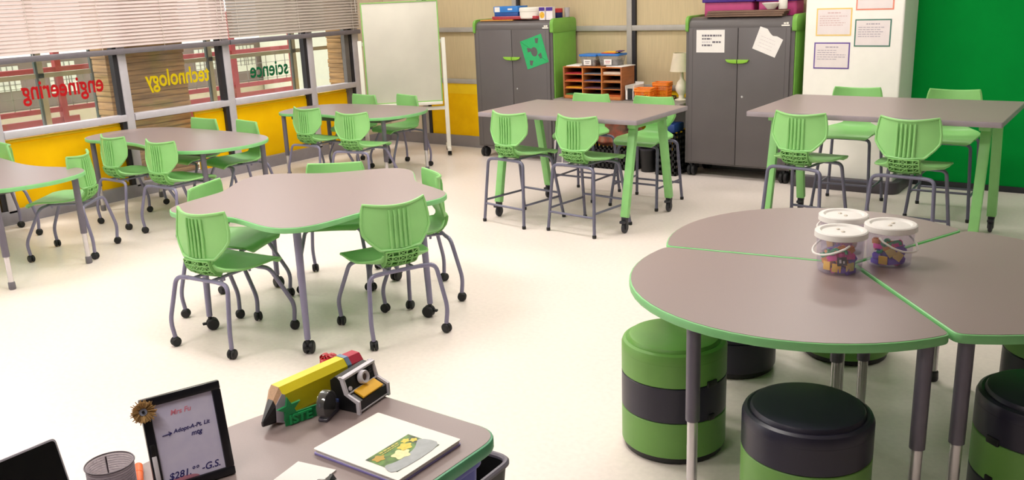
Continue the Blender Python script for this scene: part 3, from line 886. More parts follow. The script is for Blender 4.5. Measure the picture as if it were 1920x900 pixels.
# ------------------------------------------------------------------ things on top of the left cabinet (top at 1.53)
ZC = 1.53
def carton(name, x0, x1, y0, y1, z0, z1, m, label, cat, bev=.004, group=None, rz=0):
    cx, cy = (x0+x1)/2, (y0+y1)/2
    o = G().bx(x0 - cx, x1 - cx, y0 - cy, y1 - cy, 0, z1 - z0, bev).build(name, m, loc=(cx, cy, z0), rot=rz)
    return tag(o, label, cat, group)
ORC = mat('orange_card', '#d99a4a', .7); REDP = mat('red_plastic', '#b32232', .4); BLUEC = mat('blue_card', '#2f7ed0', .5)
carton('orange_board', -6.40, -5.95, 8.20, 8.50, ZC, ZC + .012, ORC, 'flat orange board lying on the left cabinet under the red tray', 'board', .002)
t = thing('red_tray', 'shallow red tray on the left cabinet holding the blue box', 'tray', (-5.93, 8.34, ZC + .013))
o = G().prism(rrect(-.31, .31, -.13, .13, .03), 0, .004).build('tray_base', REDP, t)
g = G(); out = rrect(-.31, .31, -.13, .13, .03)
g.tube([(p[0], p[1], .026) for p in out], .009, 6, closed=True); g.tube([(p[0], p[1], .012) for p in out], .008, 6, closed=True)
g.build('tray_rim', REDP, t)
bb = thing('game_box', 'blue cardboard box with white panel on the left cabinet', 'box', (-6.065, 8.33, ZC + .018))
G().bx(-.16, .16, -.09, .09, 0, .075, .003).build('box_body', mat('dark_blue_card', '#1f4f9a', .5), bb)
l = G().bx(-.165, .165, -.095, .095, .07, .135, .003).build('box_lid', BLUEC, bb)
G().bx(-.15, -.08, -.0965, -.094, .076, .128).bx(.03, .09, -.0965, -.094, .095, .112).build('white_panel', PAPER, l, smooth=0)
tb = thing('white_tub', 'round white plastic tub in the red tray on the left cabinet', 'tub', (-5.765, 8.30, ZC + .018))
G().lathe([(0, 0), (.118, 0), (.126, .01), (.128, .075), (.124, .078), (0, .078)], 32).build('tub_body', WHITE, tb)
G().lathe([(0, .076), (.132, .076), (.134, .082), (.132, .108), (.122, .118), (0, .120)], 32).build('tub_lid', WHITE, tb)
CARW = mat('white_card', '#eee6ea', .6); PURP = mat('purple_print', '#4b2f93', .6)
for i, (x, lab) in enumerate(((-5.56, 'white carton with purple band and yellow picture, left of two on the left cabinet'), (-5.474, 'white carton with purple band, right of two on the left cabinet'))):
    c = thing('snack_carton', lab, 'carton', (x, 8.24, ZC + .001), -.1 if i == 0 else .15, 'white cartons on the left cabinet')
    G().bx(-.038, .038, -.036, .036, 0, .135, .002).build('carton_body', CARW, c, smooth=0)
    G().bx(-.0385, .0385, -.037, -.0355, .095, .132).build('purple_band', PURP, c, smooth=0)
    if i == 0: G().lathe([(0, 0), (.034, 0), (.034, .0012), (0, .0012)], 20, Matrix.Translation((.002, -.0358, .052)) @ Matrix.Rotation(PI/2, 4, 'X')).build('yellow_picture', mat('yellow_print', '#e9b436', .6, var=.2, scale=60), c, smooth=0)
c = thing('drum_tin', 'small red and navy round tin on the left cabinet', 'tin', (-5.50, 8.42, ZC + .001))
G().lathe([(0, 0), (.05, 0), (.052, .004), (.052, .07), (0, .07)], 24).build('tin_body', mat('navy_tin', '#26265e', .4), c)
G().lathe([(0, .07), (.054, .07), (.054, .108), (.05, .112), (0, .112)], 24).build('tin_lid', mat('red_tin', '#c23a3a', .4), c)
c = G().lathe([(0, 0), (.026, 0), (.032, .10), (.029, .10), (.024, .006), (0, .006)], 20, closed=False).build('paper_cup', mat('grey_cup', '#b9b3b5', .5), loc=(-5.40, 8.45, ZC + .02))
tag(c, 'small pale grey cup at the right end of the left cabinet top', 'cup')
# ------------------------------------------------------------------ things on top of the right cabinet
MAG = mat('magenta_plastic', '#c0457f', .5)
for i, (x0, x1, lab) in enumerate(((-3.78, -3.25, 'pink storage bin with purple lid on the right cabinet, left one'), (-3.24, -2.84, 'pink storage bin with purple lid on the right cabinet, right one by the column'))):
    c = thing('storage_bin', lab, 'bin', ((x0+x1)/2, 8.44, ZC + .001), 0, 'pink bins on the right cabinet')
    w = (x1 - x0) / 2
    G().prism(rrect(-w + .02, w - .02, -.11, .11, .03), 0, .135, .006).build('bin_body', MAG, c)
    G().prism(rrect(-w, w, -.13, .13, .03), .13, .175, .008).build('bin_lid', mat('purple_lid', '#4c2a8c', .45), c)
for k in range(3):
    c = G().bx(-.37, .37, -.07, .07, 0, .017, .003).build('flattened_carton', mat('brown_card', '#7d6354', .8, var=.1, scale=9), loc=(-3.30 + .012*k, 8.235, ZC + .002 + k*.019), rot=.015*k)
    tag(c, ['flat brown cardboard at the bottom of the stack on the right cabinet', 'flat brown cardboard in the middle of the stack on the right cabinet', 'flat brown cardboard on top of the stack on the right cabinet'][k], 'cardboard', 'flattened cartons on the right cabinet')
c = G().lathe([(0, 0), (.035, 0), (.085, .055), (.08, .058), (.03, .008), (0, .008)], 28).build('white_bowl', WHITE, loc=(-3.06, 8.24, ZC + .062))
tag(c, 'flared white bowl on the brown cardboard stack', 'bowl')
c = thing('white_bottle', 'white bottle standing on the brown cardboard stack', 'bottle', (-2.955, 8.25, ZC + .062))
G().lathe([(0, 0), (.036, 0), (.040, .006), (.038, .11), (.018, .14), (0, .14)], 24).build('bottle_body', WHITE, c)
G().lathe([(0, .138), (.016, .138), (.016, .17), (0, .172)], 16).build('bottle_cap', WHITE, c)

# ------------------------------------------------------------------ worktop between the cabinets and what is on and under it
WT = .715
t = thing('work_counter', 'grey worktop between the two cabinets carrying the wooden sorter', 'counter', (-4.62, 8.33, 0))
G().bx(-.74, .74, -.26, .26, WT - .03, WT, .004).build('worktop', mat('counter_top', '#8f8680', .45), t)
G().bx(-.735, -.705, -.20, .24, 0, WT - .03, .003).build('side_panel', DARKG, t)
G().bx(.70, .73, .20, .23, 0, WT - .03, .003).build('leg', DARKG, t)
G().bx(-.70, .70, .235, .25, .40, WT - .03).build('back_rail', DARKG, t, smooth=0)
# wooden letter sorter
WOOD = mat('orange_wood', '#c4773a', .5, var=.14, scale=10, stretch=(1, 1, 10))
WOODD = mat('brown_wood_side', '#a3623a', .5, var=.12, scale=8, stretch=(1, 1, 8))
SX0, SX1, SY0, SY1, SZ0, SZ1 = -5.27, -4.575, 8.15, 8.42, WT + .002, 1.052
t = thing('mail_sorter', 'wooden letter sorter with three columns of coloured slots on the worktop', 'sorter', ((SX0+SX1)/2, (SY0+SY1)/2, SZ0))
ox, oy = (SX0+SX1)/2, (SY0+SY1)/2; hx, hy, hz = (SX1-SX0)/2, (SY1-SY0)/2, SZ1 - SZ0
for s in (-1, 1): G().bx(s*hx - .008, s*hx + .008, -hy, hy, 0, hz, .002).build('side_panel', WOODD, t)
G().bx(-hx, hx, -hy, hy, hz - .012, hz, .002).build('top_board', WOOD, t); G().bx(-hx, hx, -hy, hy, 0, .028, .002).build('base_board', WOOD, t)
G().bx(-hx, hx, hy - .008, hy, 0, hz).build('back_board', mat('dark_back', '#2b1c16', .8), t, smooth=0)
for k in (1, 2): G().bx(-hx + k*2*hx/3 - .006, -hx + k*2*hx/3 + .006, -hy, hy, 0, hz, .002).build('divider', WOOD, t)
SL = [['#b3273a', '#c9552b', '#e0a21c', '#4a8a4a'], ['#6f7682', '#4f4a72', '#6a4558', '#8a4a55'], ['#d8c6b4', '#b07f52', '#3a2a26', '#c2622c']]
names = ['red', 'orange', 'yellow', 'green'], ['blue grey', 'dark violet', 'plum', 'dull pink'], ['white', 'tan', 'dark brown', 'orange brown']
colw = 2*hx/3
for c in range(3):
    for r in range(4):
        zz = hz - .012 - (r + 1) * (hz - .04) / 4
        G().bx(-hx + c*colw + .007, -hx + (c+1)*colw - .007, -hy + .004, hy - .01, zz, zz + .006).build('slot_shelf', WOOD, t, smooth=0)
        m = mat('slot_' + SL[c][r], SL[c][r], .7)
        hgt = .012 if (c, r) != (2, 0) else .028
        o = G().bx(-colw/2 + .012, colw/2 - .012, -.118, .11, 0, hgt, .003).build('paper_stack', m, loc=(ox - hx + (c + .5)*colw, oy, SZ0 + zz + .0065))
        tag(o, '%s paper stack in the %s slot of the %s sorter column' % (names[c][r], ['top', 'second', 'third', 'bottom'][r], ['left', 'middle', 'right'][c]), 'paper', 'paper stacks in the wooden sorter')
# lying papers and tubs on the sorter
for x, w, lab, a in ((-5.17, .16, 'loose white papers on the left end of the wooden sorter', .1), (-4.65, .20, 'loose white papers on the right end of the wooden sorter', -.12)):
    o = G().bx(-w/2, w/2, -.12, .12, 0, .008, .001).build('loose_papers', PAPER, loc=(x, 8.28, SZ1 + .001), rot=a); tag(o, lab, 'paper')
TUBC = clear('tub_clear', (.82, .80, .78), .35, .06, (.55, .53, .52)); BLID = mat('blue_lid', '#2672c4', .4)
for x, hw, lab, ink, col in ((-4.99, .10, 'clear tub with blue lid and blue label on the sorter, left of two', PALEINK, 'a'), (-4.745, .122, 'clear tub with blue lid and red label on the sorter, right of two', PIN, 'b')):
    c = thing('clear_tub', lab, 'tub', (x, 8.27, SZ1 + .009 if col == 'b' else SZ1 + .002), 0, 'blue-lidded tubs on the sorter')
    g = G(); o1 = rrect(-hw + .02, hw - .02, -.075, .075, .02); o2 = rrect(-hw, hw, -.09, .09, .025)
    n = len(o1); vs = [(p[0], p[1], 0) for p in o1] + [(p[0], p[1], .10) for p in o2]
    g.add(vs, [tuple(range(n))[::-1]] + [(k, (k+1) % n, n + (k+1) % n, n + k) for k in range(n)])
    g.build('tub_body', TUBC, c)
    G().prism(rrect(-hw - .008, hw + .008, -.10, .10, .028), .10, .122, .006).build('tub_lid', BLID, c)
    l = G().bx(-.045, .045, -.0925, -.0915, .012, .068).build('paper_label', PAPER, c, smooth=0)
    G().bx(-.03, .03, -.0935, -.0922, .045, .052).bx(-.025, .025, -.0935, -.0922, .028, .034).build('label_print', GREYINK if col == 'a' else mat('red_ink', '#b8606a', .8), l, smooth=0)
    o = G().bx(-hw + .03, hw - .03, -.07, .07, 0, .05, .01).build('tub_filling', mat('dark_filling', '#3a3440', .8, var=.4, scale=40), loc=(x, 8.27, SZ1 + (.012 if col == 'b' else .005)))
    tag(o, 'dark bundle of supplies inside the ' + ('right' if col == 'b' else 'left') + ' blue-lidded tub', 'supplies')
for k, (dx, col, nm) in enumerate(((0, '#c8452c', 'red'), (.02, '#e9b21e', 'yellow'), (.10, '#5a3268', 'purple'))):
    o = G().bx(-.08 if k < 2 else -.03, .08 if k < 2 else .03, -.06, .06, 0, .008, .001).build('craft_sheet', mat('craft_' + nm, col, .7), loc=(-4.76 + dx, 8.27 + .01*k, SZ1 + .1315 + .0085*k), rot=.1*k)
    tag(o, nm + ' craft sheets lying on the right blue tub lid', 'craft sheets')
# file box, baskets, black tray, lamp
o = thing('magazine_file', 'white file box with a black face at the right of the wooden sorter', 'file box', (-4.50, 8.30, WT + .001))
G().bx(-.05, .05, -.11, .11, 0, .006).bx(-.05, -.046, -.11, .11, 0, .15).bx(.046, .05, -.11, .11, 0, .15).bx(-.05, .05, .106, .11, 0, .17).bx(-.05, .05, -.11, -.106, 0, .10).build('file_box', PAPER, o, smooth=0)
G().bx(-.022, .035, -.1125, -.1105, .008, .12).build('black_face', BLACKP, o, smooth=0)
o = thing('black_tray', 'black letter tray under the orange baskets on the worktop', 'tray', (-4.27, 8.305, WT + .001))
G().prism(rrect(-.165, .165, -.16, .16, .02), 0, .006).build('tray_floor', BLACKP, o)
g = G(); g.tube([(p[0], p[1], .028) for p in rrect(-.165, .165, -.16, .16, .02)], .005, 6, closed=True)
for k in range(16): 
    p = rrect(-.165, .165, -.16, .16, .02)[k*24//16 % 24]; g.tube([(p[0], p[1], .004), (p[0], p[1], .028)], .003, 4)
g.build('tray_rail', BLACKP, o)
ORG = mat('orange_plastic', '#ff8a1e', .4, var=.05)
def basket(x, y, w, d, h, lab, z):
    t = thing('orange_basket', lab, 'basket', (x, y, z), .12, 'orange baskets on the worktop')
    o0 = rrect(-w*.44, w*.44, -d*.44, d*.44, .02, 5); o1 = rrect(-w/2, w/2, -d/2, d/2, .025, 5); n = len(o0)
    G().prism(o0, 0, .004).build('basket_floor', ORG, t)
    g = G()
    def ring(q): return [tuple(Vector(a) * (1-q) + Vector(b) * q) + (q*h,) for a, b in zip(o0, o1)]
    for q in (.02, .22, .4, .58, .76): g.tube(ring(q), .0032, 4, closed=True)
    per = []
    for k in range(n):
        a, b = Vector(o0[k]), Vector(o0[(k+1) % n]); c0, c1 = Vector(o1[k]), Vector(o1[(k+1) % n])
        m = max(1, int((b - a).length / .016))
        for j in range(m): per.append((a + (b-a)*j/m, c0 + (c1-c0)*j/m))
    for a, b in per: g.tube([(a.x, a.y, 0), (b.x, b.y, h)], .003, 4)
    g.build('basket_lattice', ORG, t, smooth=30)
    g = G(); r = ring(1.0); g.tube([(p[0], p[1], h) for p in r], .008, 6, closed=True); g.tube([(p[0], p[1], h - .02) for p in ring(.88)], .010, 6, closed=True)
    g.build('basket_rim', ORG, t)
basket(-4.345, 8.225, .18, .14, .115, 'orange lattice basket on the worktop, front left one', WT + .008)
basket(-4.23, 8.395, .17, .15, .16, 'taller orange basket on the worktop behind the other one', WT + .008)
t = thing('table_lamp', 'cream table lamp half hidden behind the right cabinet', 'lamp', (-4.0, 8.36, WT + .001))
G().lathe([(0, 0), (.065, 0), (.068, .008), (.03, .02), (.028, .05), (.055, .09), (.062, .13), (.045, .18), (.02, .21), (.015, .31), (0, .31)], 28).build('lamp_base', mat('cream_ceramic', '#efe4d2', .35), t)
G().lathe([(.118, .29), (.085, .47), (.082, .47), (.114, .292)], 32, closed=True).build('lamp_shade', mat('shade_cloth', '#efe3cc', .85, transl=.2), t)
# under the worktop
CRB = mat('crate_black', '#121214', .45)
def crate(x, y, w, d, h, lab, rz=0):
    t = thing('plastic_crate', lab, 'crate', (x, y, 0.001), rz)
    G().bx(-w/2, w/2, -d/2, d/2, 0, .008).build('crate_floor', CRB, t, smooth=0)
    for nm, (a, b), length, ax in (('front', (0, -d/2), w, 0), ('back', (0, d/2), w, 0), ('left', (-w/2, 0), d, 1), ('right', (w/2, 0), d, 1)):
        g = G(); n = max(3, int(length / .05)); rows = max(3, int(h / .06))
        def bar(u0, u1, z0, z1):
            if ax == 0: g.bx(u0, u1, b - .005, b + .005, z0, z1)
            else: g.bx(a - .005, a + .005, u0, u1, z0, z1)
        for k in range(n + 1):
            u = -length/2 + length*k/n; bar(max(u - .014, -length/2), min(u + .014, length/2), 0, h)
        for k in range(rows + 1):
            z = h*k/rows; bar(-length/2, length/2, max(z - .016, 0), min(z + .016, h))
        g.build('crate_side', CRB, t, smooth=0)
crate(-4.02, 8.20, .22, .30, .42, 'tall black perforated crate under the worktop beside the right cabinet')
crate(-4.72, 8.26, .62, .32, .22, 'low wide black crate on the floor under the worktop')
o = G().bx(-.085, .085, -.11, .11, 0, .085, .01).build('blue_box', mat('blue_box', '#1f3d7a', .5), loc=(-4.03, 8.20, .423)); tag(o, 'dark blue box on top of the tall black crate', 'box')
g = G()
r2 = random.Random(11)
b = bmesh.new(); bmesh.ops.create_icosphere(b, subdivisions=4, radius=1)
for v in b.verts:
    n = .09 * math.sin(7*v.co.x + 3*v.co.y) + .08 * math.sin(9*v.co.y - 5*v.co.z) + .06 * math.sin(13*v.co.x*v.co.z + 4)
    v.co = Vector((v.co.x * .27 * (1 + n), v.co.y * .13 * (1 + n), .13 + max(-.13, v.co.z * .15 * (1 + n))))
g.bm(b)
def patch_mat(name, cols, scale):
    m = bpy.data.materials.new(name); m.use_nodes = True; nt = m.node_tree; bs = nt.nodes['Principled BSDF']; bs.inputs['Roughness'].default_value = .85
    tc = nt.nodes.new('ShaderNodeTexCoord'); nz = nt.nodes.new('ShaderNodeTexNoise'); nz.inputs['Scale'].default_value = scale; nz.inputs['Detail'].default_value = 4
    rp = nt.nodes.new('ShaderNodeValToRGB'); e = rp.color_ramp.elements
    for k, c in enumerate(cols):
        p = .30 + .4 * k / max(1, len(cols) - 1)
        if k < 2: e[k].position = p; e[k].color = srgb(c)
        else: q = e.new(p); q.color = srgb(c)
    nt.links.new(tc.outputs['Object'], nz.inputs['Vector']); nt.links.new(nz.outputs['Fac'], rp.inputs[0]); nt.links.new(rp.outputs[0], bs.inputs['Base Color'])
    return m
o = g.build('cloth_bundle', patch_mat('patch_cloth', ['#3a2a24', '#6b4a3a', '#8f4a38', '#94705a', '#5a463c'], 7), loc=(-4.70, 8.26, .225)); tag(o, 'crumpled brown and red cloth bundle in the low black crate', 'cloth')
t = thing('waste_bin', 'small round black bin under the right end of the worktop', 'bin', (-4.27, 8.17, .001))
G().lathe([(0, 0), (.075, 0), (.095, .24), (.088, .24), (.07, .008), (0, .008)], 28).build('bin_body', CRB, t)
G().lathe([(.088, .225), (.10, .225), (.102, .243), (.09, .246)], 28, closed=True).build('bin_rim', mat('rim_dark', '#2c2a36', .4), t)
t = thing('wire_stand', 'white framed grey mesh stand on the floor beside the left cabinet', 'stand', (-5.22, 8.00, 0.001), .1)
M = Matrix.Rotation(-.1, 4, 'X')
g = G(); g.tube([tuple(M @ Vector(p)) for p in ((-.09, 0, .02), (-.09, 0, .27), (-.07, 0, .30), (.07, 0, .30), (.09, 0, .27), (.09, 0, .02))], .009, 8)
g.tube([tuple(M @ Vector(p)) for p in ((0, 0, .03), (0, 0, .30))], .007, 8); g.tube([tuple(M @ Vector(p)) for p in ((-.09, 0, .035), (.09, 0, .035))], .009, 8)
for s in (-1, 1): g.tube([(s*.09, -.0, .009), (s*.09, .14, .009)], .008, 8)
g.build('frame', mat('white_wire', '#d8d2d2', .4), t)
G().bx(-.085, .085, -.003, .003, .04, .285, M=M).build('mesh_panel', mat('grey_mesh', '#79737a', .6, var=.2, scale=90), t, smooth=0)

# ------------------------------------------------------------------ whiteboard on its stand
A = Vector((-7.56, 7.50, 0)); B = Vector((-6.925, 8.085, 0))
wd = (B - A).length; ang = math.atan2(B.y - A.y, B.x - A.x)
mid = (A + B) / 2
t = thing('whiteboard', 'large upright whiteboard with thin green edge on a white stand in the corner', 'whiteboard', (mid.x, mid.y, 0), ang)
wbm = mat('board_white', '#dad6ca', .4, var=.05, scale=3, spec=.6)
G().bx(-wd/2, wd/2, -.012, .012, .64, 1.775, .002).build('board', wbm, t)
g = G()
for a in ((-wd/2 - .006, -wd/2 + .008, .632, 1.78), (wd/2 - .008, wd/2 + .006, .632, 1.78), (-wd/2, wd/2, .632, .645), (-wd/2, wd/2, 1.768, 1.78)): g.bx(a[0], a[1], -.018, .016, a[2], a[3], .003)
g.build('green_edge', mat('green_trim', '#8fc46a', .4), t)
G().bx(-wd/2, wd/2, -.05, -.012, .60, .634, .004).build('pen_ledge', WHITE, t)
for s in (-1, 1):
    x = s * (wd/2 + .045)
    p = G().bx(x - .024, x + .024, .0, .05, .06, 1.36, .006).build('post', WHITE, t)
    f = G().bx(x - .022, x + .022, -.12, .32, .055, .09, .006).build('foot', WHITE, t)
    for y in (-.09, .29):
        c = G()
        for k in (-1, 1):
            M = Matrix.Translation((x + k*.012, y, .028)) @ Matrix.Rotation(PI/2, 4, 'Y'); c.lathe([(0, -.01), (.02, -.01), (.028, 0), (.02, .01), (0, .01)], 16, M)
        c.bx(x - .006, x + .006, y - .01, y + .01, .02, .06)
        c.build('caster', BLACK, f)
for z in (.53, 1.30): G().bx(-wd/2 - .045, wd/2 + .045, .015, .045, z, z + .04, .004).build('cross_rail', WHITE, t)

# ------------------------------------------------------------------ buckets of bits on the petal tables
ZT = .743
BUCK = clear('bucket_clear', (.97, .96, .99), .07, .05, (.92, .9, .96))
BUCKW = mat('bucket_white', '#fdfaf6', .4, var=.01, transl=.22)
def bucket(x, y, lab, hang, rz):
    t = thing('clear_bucket', lab, 'bucket', (x, y, ZT), rz, 'clear buckets on the petal tables')
    G().lathe([(0, .0), (.078, .0), (.083, .004), (.0925, .146), (.0905, .146), (.081, .006), (0, .003)], 40).build('pail', BUCK, t)
    l = G().lathe([(0, .160), (.05, .160), (.072, .158), (.080, .165), (.094, .165), (.099, .161), (.100, .140), (.097, .138), (.094, .144), (0, .146)], 44).build('lid', BUCKW, t)
    G().sphere((-.018, 0, .161), .010, 10, (1, .8, .35)).build('lid_vent', mat('lid_mark', '#d9cfc0', .5), l)
    G().sphere((.022, .006, .161), .010, 10, (1, .8, .35)).build('lid_vent', mat('lid_mark', '#d9cfc0', .5), l)
    pts = [(.099 * math.cos(PI*k/16), .0 + .014*0, .112) for k in range(17)]
    h = []
    for k in range(17):
        a = PI * k / 16; d = .104 if 0 < k < 16 else .097
        v = Vector((d * math.cos(a), d * math.sin(a) * math.cos(hang), .125 + d * math.sin(a) * math.sin(hang)))
        rad = math.hypot(v.x, v.y)
        if rad < .1005 and 1 < k < 15: v.x *= .1035 / rad; v.y *= .1035 / rad
        h.append(v)
    G().tube(h, .0042, 6).build('handle', BUCKW, t)
    return t
bks = [(-.977, 3.474, 'clear bucket of bright plastic bits in front on the petal tables'), (-.838, 3.656, 'clear bucket of bright plastic bits at the right, white handle hanging down'), (-1.043, 3.728, 'clear bucket behind the other two on the petal tables')]
bucket(*bks[0], -.5, 2.2); bucket(*bks[1], -.6, -1.75); bucket(*bks[2], -.2, 2.3)
TY = mat('tile_yellow', '#ffc63a', .5); TT = mat('tile_tan', '#f0d27c', .5); TP = mat('bit_pink', '#f53fae', .5); TG_ = mat('bit_green', '#26a874', .5); TV = mat('bit_purple', '#6b45c4', .5); TO = mat('bit_orange', '#e58a2e', .5)
def in_bucket(bx_, by_, which, seed, dense):
    r = random.Random(seed)
    # view side of the bucket: towards the camera at the origin
    ca = math.atan2(-by_, -bx_)
    def put(name, g, m, ang, rad, z, rot, label, cat, grp):
        o = g.build(name, m, loc=(bx_ + rad*math.cos(ang), by_ + rad*math.sin(ang), ZT + z), rot=rot); tag(o, label, cat, grp)
    def tile(m, nm, da, z, tilt, size=.034):
        a = ca + da; g = G().box((0, 0, 0), (.005, size, size), .0012)
        put('plastic_tile', g, m, a, .067, z, (tilt, r.uniform(-.1, .1), a), nm + ' square plastic tile inside the ' + which + ' bucket', 'tile', nm + ' tiles in the ' + which + ' bucket')
    def curl(da, z, flip):
        a = ca + da; g = G(); pts = [(0, .034*math.cos(t_) , .012*math.sin(2*t_)) for t_ in [PI*k/8 for k in range(9)]]
        g.tube(pts, .0062, 6); put('plastic_link', g, TG_, a, .064, z, (flip, 0, a), 'green bent plastic link inside the ' + which + ' bucket', 'link', 'green links in the ' + which + ' bucket')
    def brick(m, nm, da, z, tilt):
        a = ca + da; g = G().box((0, 0, 0), (.014, .044, .020), .002)
        for k in (-1, 0, 1): g.lathe([(0, .0), (.005, 0), (.005, .004), (0, .004)], 8, Matrix.Translation((0, k*.014, .0098)))
        put('plastic_brick', g, m, a, .060, z, (tilt, 0, a), nm + ' studded plastic brick inside the ' + which + ' bucket', 'brick', nm + ' bricks in the ' + which + ' bucket')
    for spec in dense:
        k = spec[0]
        if k == 't': tile({'yellow': TY, 'tan': TT}[spec[1]], spec[1], *spec[2:])
        elif k == 'c': curl(*spec[1:])
        else: brick({'pink': TP, 'purple': TV, 'orange': TO}[spec[1]], spec[1], *spec[2:])
    # the heap behind the pieces named above
    for k in range(26):
        da = r.uniform(-1.5, 1.5); z = r.uniform(.012, .092); rad_ = r.uniform(.028, .048)
        nm = r.choice(('purple', 'pink', 'purple', 'orange')); m = {'pink': TP, 'purple': TV, 'orange': TO}[nm]
        g = G().box((0, 0, 0), (.016, .046, .022), .002)
        a = ca + da
        put('plastic_brick', g, m, a, rad_, z, (r.uniform(-.6, .6), r.uniform(-.3, .3), a), nm + ' studded plastic brick inside the ' + which + ' bucket', 'brick', nm + ' bricks in the ' + which + ' bucket')
in_bucket(bks[0][0], bks[0][1], 'front', 1, [('t', 'yellow', -.75, .030, .1), ('t', 'yellow', -.15, .026, -.05), ('t', 'tan', .62, .030, .05), ('b', 'pink', .30, .078, .3), ('b', 'pink', .62, .070, -.1), ('b', 'pink', -.45, .062, .3),
    ('c', -.55, .086, .2), ('c', -.15, .092, -.2), ('c', -.85, .074, .1), ('b', 'purple', .25, .016, .0), ('b', 'purple', .75, .010, .1), ('b', 'orange', .15, .050, -.4), ('b', 'orange', -1.0, .050, .5), ('b', 'purple', .85, .052, .6), ('b', 'orange', .0, .100, .4)])
in_bucket(bks[1][0], bks[1][1], 'right', 2, [('t', 'yellow', -.30, .028, .0), ('t', 'tan', .12, .062, .6), ('t', 'tan', .55, .046, .9), ('b', 'orange', -.05, .082, .3), ('c', -.35, .085, .8), ('c', .1, .098, -.1), ('b', 'purple', .30, .022, .1), ('b', 'purple', .75, .030, -.2),
    ('b', 'purple', .55, .075, .3), ('b', 'purple', -.75, .040, .2), ('b', 'pink', -.70, .080, .1), ('b', 'pink', .45, .095, .2), ('b', 'purple', .95, .055, .9), ('b', 'purple', -.9, .015, .0), ('b', 'orange', -.9, .098, .2)])
in_bucket(bks[2][0], bks[2][1], 'rear', 3, [('b', 'purple', -.4, .03, .1), ('b', 'pink', .3, .05, .4), ('t', 'yellow', -.8, .05, .3), ('c', -.2, .08, .1)])
o = G().box((0, 0, 0), (.0012, .036, .034), 0).build('black_card', BLACKP, smooth=0, loc=(bks[0][0] + .074*math.cos(math.atan2(-3.478, .972) + .12), bks[0][1] + .074*math.sin(math.atan2(-3.478, .972) + .12), ZT + .056), rot=(.1, 0, math.atan2(-3.478, .972) + .12))
tag(o, 'small black card inside the front clear bucket', 'card')
G().bx(.0006, .0010, -.010, -.002, -.006, .008).bx(.0006, .0010, .004, .010, -.008, .002).build('white_print', PAPER, o, smooth=0)

# ================================================================== TEACHER'S DESK IN THE FOREGROUND
ZD = .742
dk = thing('desk', 'grey desk with rounded green edge in the foreground carrying the picture frame and papers', 'desk', (-1.6, 1.0, 0))
out = rounded([(-1.30, .55), (-1.305, 1.694), (-1.885, 1.694), (-2.0, 1.25), (-1.985, .55)], [.03, .09, .14, .3, .03], 10)
out = [(x + 1.6, y - 1.0) for x, y in out]
table_top(dk, out, ZD, .036, mat('teal_green_edge', '#5fb083', .4, var=.04))
for x, y in ((.235, .15), (-.2, .62), (.2, -.36), (-.3, -.36)):
    l = G().tube([(x, y, .705), (x, y, .03)], .024, 14).build('leg', STEEL, dk)
    G().lathe([(0, 0), (.028, 0), (.026, .03), (0, .032)], 14, Matrix.Translation((x, y, 0))).build('glide', BLACKP, l)

# white folder with flower photograph
nb = thing('white_folder', 'white folder with a flower photograph on its cover lying on the desk', 'folder', (-1.506, 1.461, ZD + .001), math.radians(90.2))
G().prism(rrect(-.118, .118, -.146, .146, .006), 0, .004).build('back_cover', mat('lilac_cover', '#8f86c8', .5), nb)
G().prism(rrect(-.115, .116, -.143, .142, .004), .004, .013).build('pages', PAPER, nb, 0)
fc = G().prism(rrect(-.118, .118, -.146, .146, .006), .013, .0155).build('front_cover', mat('white_cover', '#f7f4ee', .5, var=.01), nb)
def flower_mat():
    m = bpy.data.materials.new('flower_print'); m.use_nodes = True; nt = m.node_tree; bs = nt.nodes['Principled BSDF']; bs.inputs['Roughness'].default_value = .35
    tc = nt.nodes.new('ShaderNodeTexCoord'); vo = nt.nodes.new('ShaderNodeTexVoronoi'); vo.inputs['Scale'].default_value = 26
    nz = nt.nodes.new('ShaderNodeTexNoise'); nz.inputs['Scale'].default_value = 60
    rp = nt.nodes.new('ShaderNodeValToRGB'); e = rp.color_ramp.elements
    e[0].position = .0; e[0].color = srgb('#3a6a34'); e[1].position = .8; e[1].color = srgb('#1d3326')
    q = e.new(.4); q.color = srgb('#6f9a44')
    nt.links.new(tc.outputs['Object'], vo.inputs['Vector']); nt.links.new(vo.outputs['Distance'], rp.inputs[0]); nt.links.new(rp.outputs[0], bs.inputs['Base Color'])
    return m
ph = G().bx(-.090, .066, -.118, -.012, .0157, .0164).build('cover_photo', flower_mat(), fc, smooth=0)
g = G()
g.prism(spline([(-.088, -.116), (.062, -.116), (.062, -.055), (.02, -.075), (-.03, -.085), (-.06, -.082), (-.088, -.075)], 4), .0164, .0167)
g.build('stone_ground', mat('print_grey', '#aab0b2', .4, var=.1, scale=40), ph, smooth=0)
PET = mat('petal_yellow', '#e9d44c', .4, var=.12, scale=120); PET2 = mat('petal_cream', '#f3edb0', .4, var=.1, scale=90)
for px, py, rr, m in ((-.022, -.068, .024, PET2), (.012, -.050, .019, PET), (-.068, -.036, .016, mat('petal_ochre', '#c9a43a', .4)), (.035, -.030, .011, PET), (.050, -.045, .010, PET)):
    pts = [(px + rr*(1 + .18*math.cos(5*a))*math.cos(a), py + .85*rr*(1 + .18*math.cos(5*a))*math.sin(a)) for a in [2*PI*k/30 for k in range(30)]]
    G().prism(pts, .0167, .0170).build('printed_flower', m, ph, smooth=0)
g = G()
vs, fs = text_mesh('~~~ ~~~~ ~~~', .02, .0002); 
for k in range(5): g.bx(-.05 + k*.014, -.039 + k*.014, -.0235, -.0185, .0165, .0170)
for k in range(7): g.bx(-.05 + k*.009, -.043 + k*.009, -.031, -.028, .0165, .0170)
g.build('cover_print', mat('print_gold', '#d6c766', .5), ph, smooth=0)
g = G()
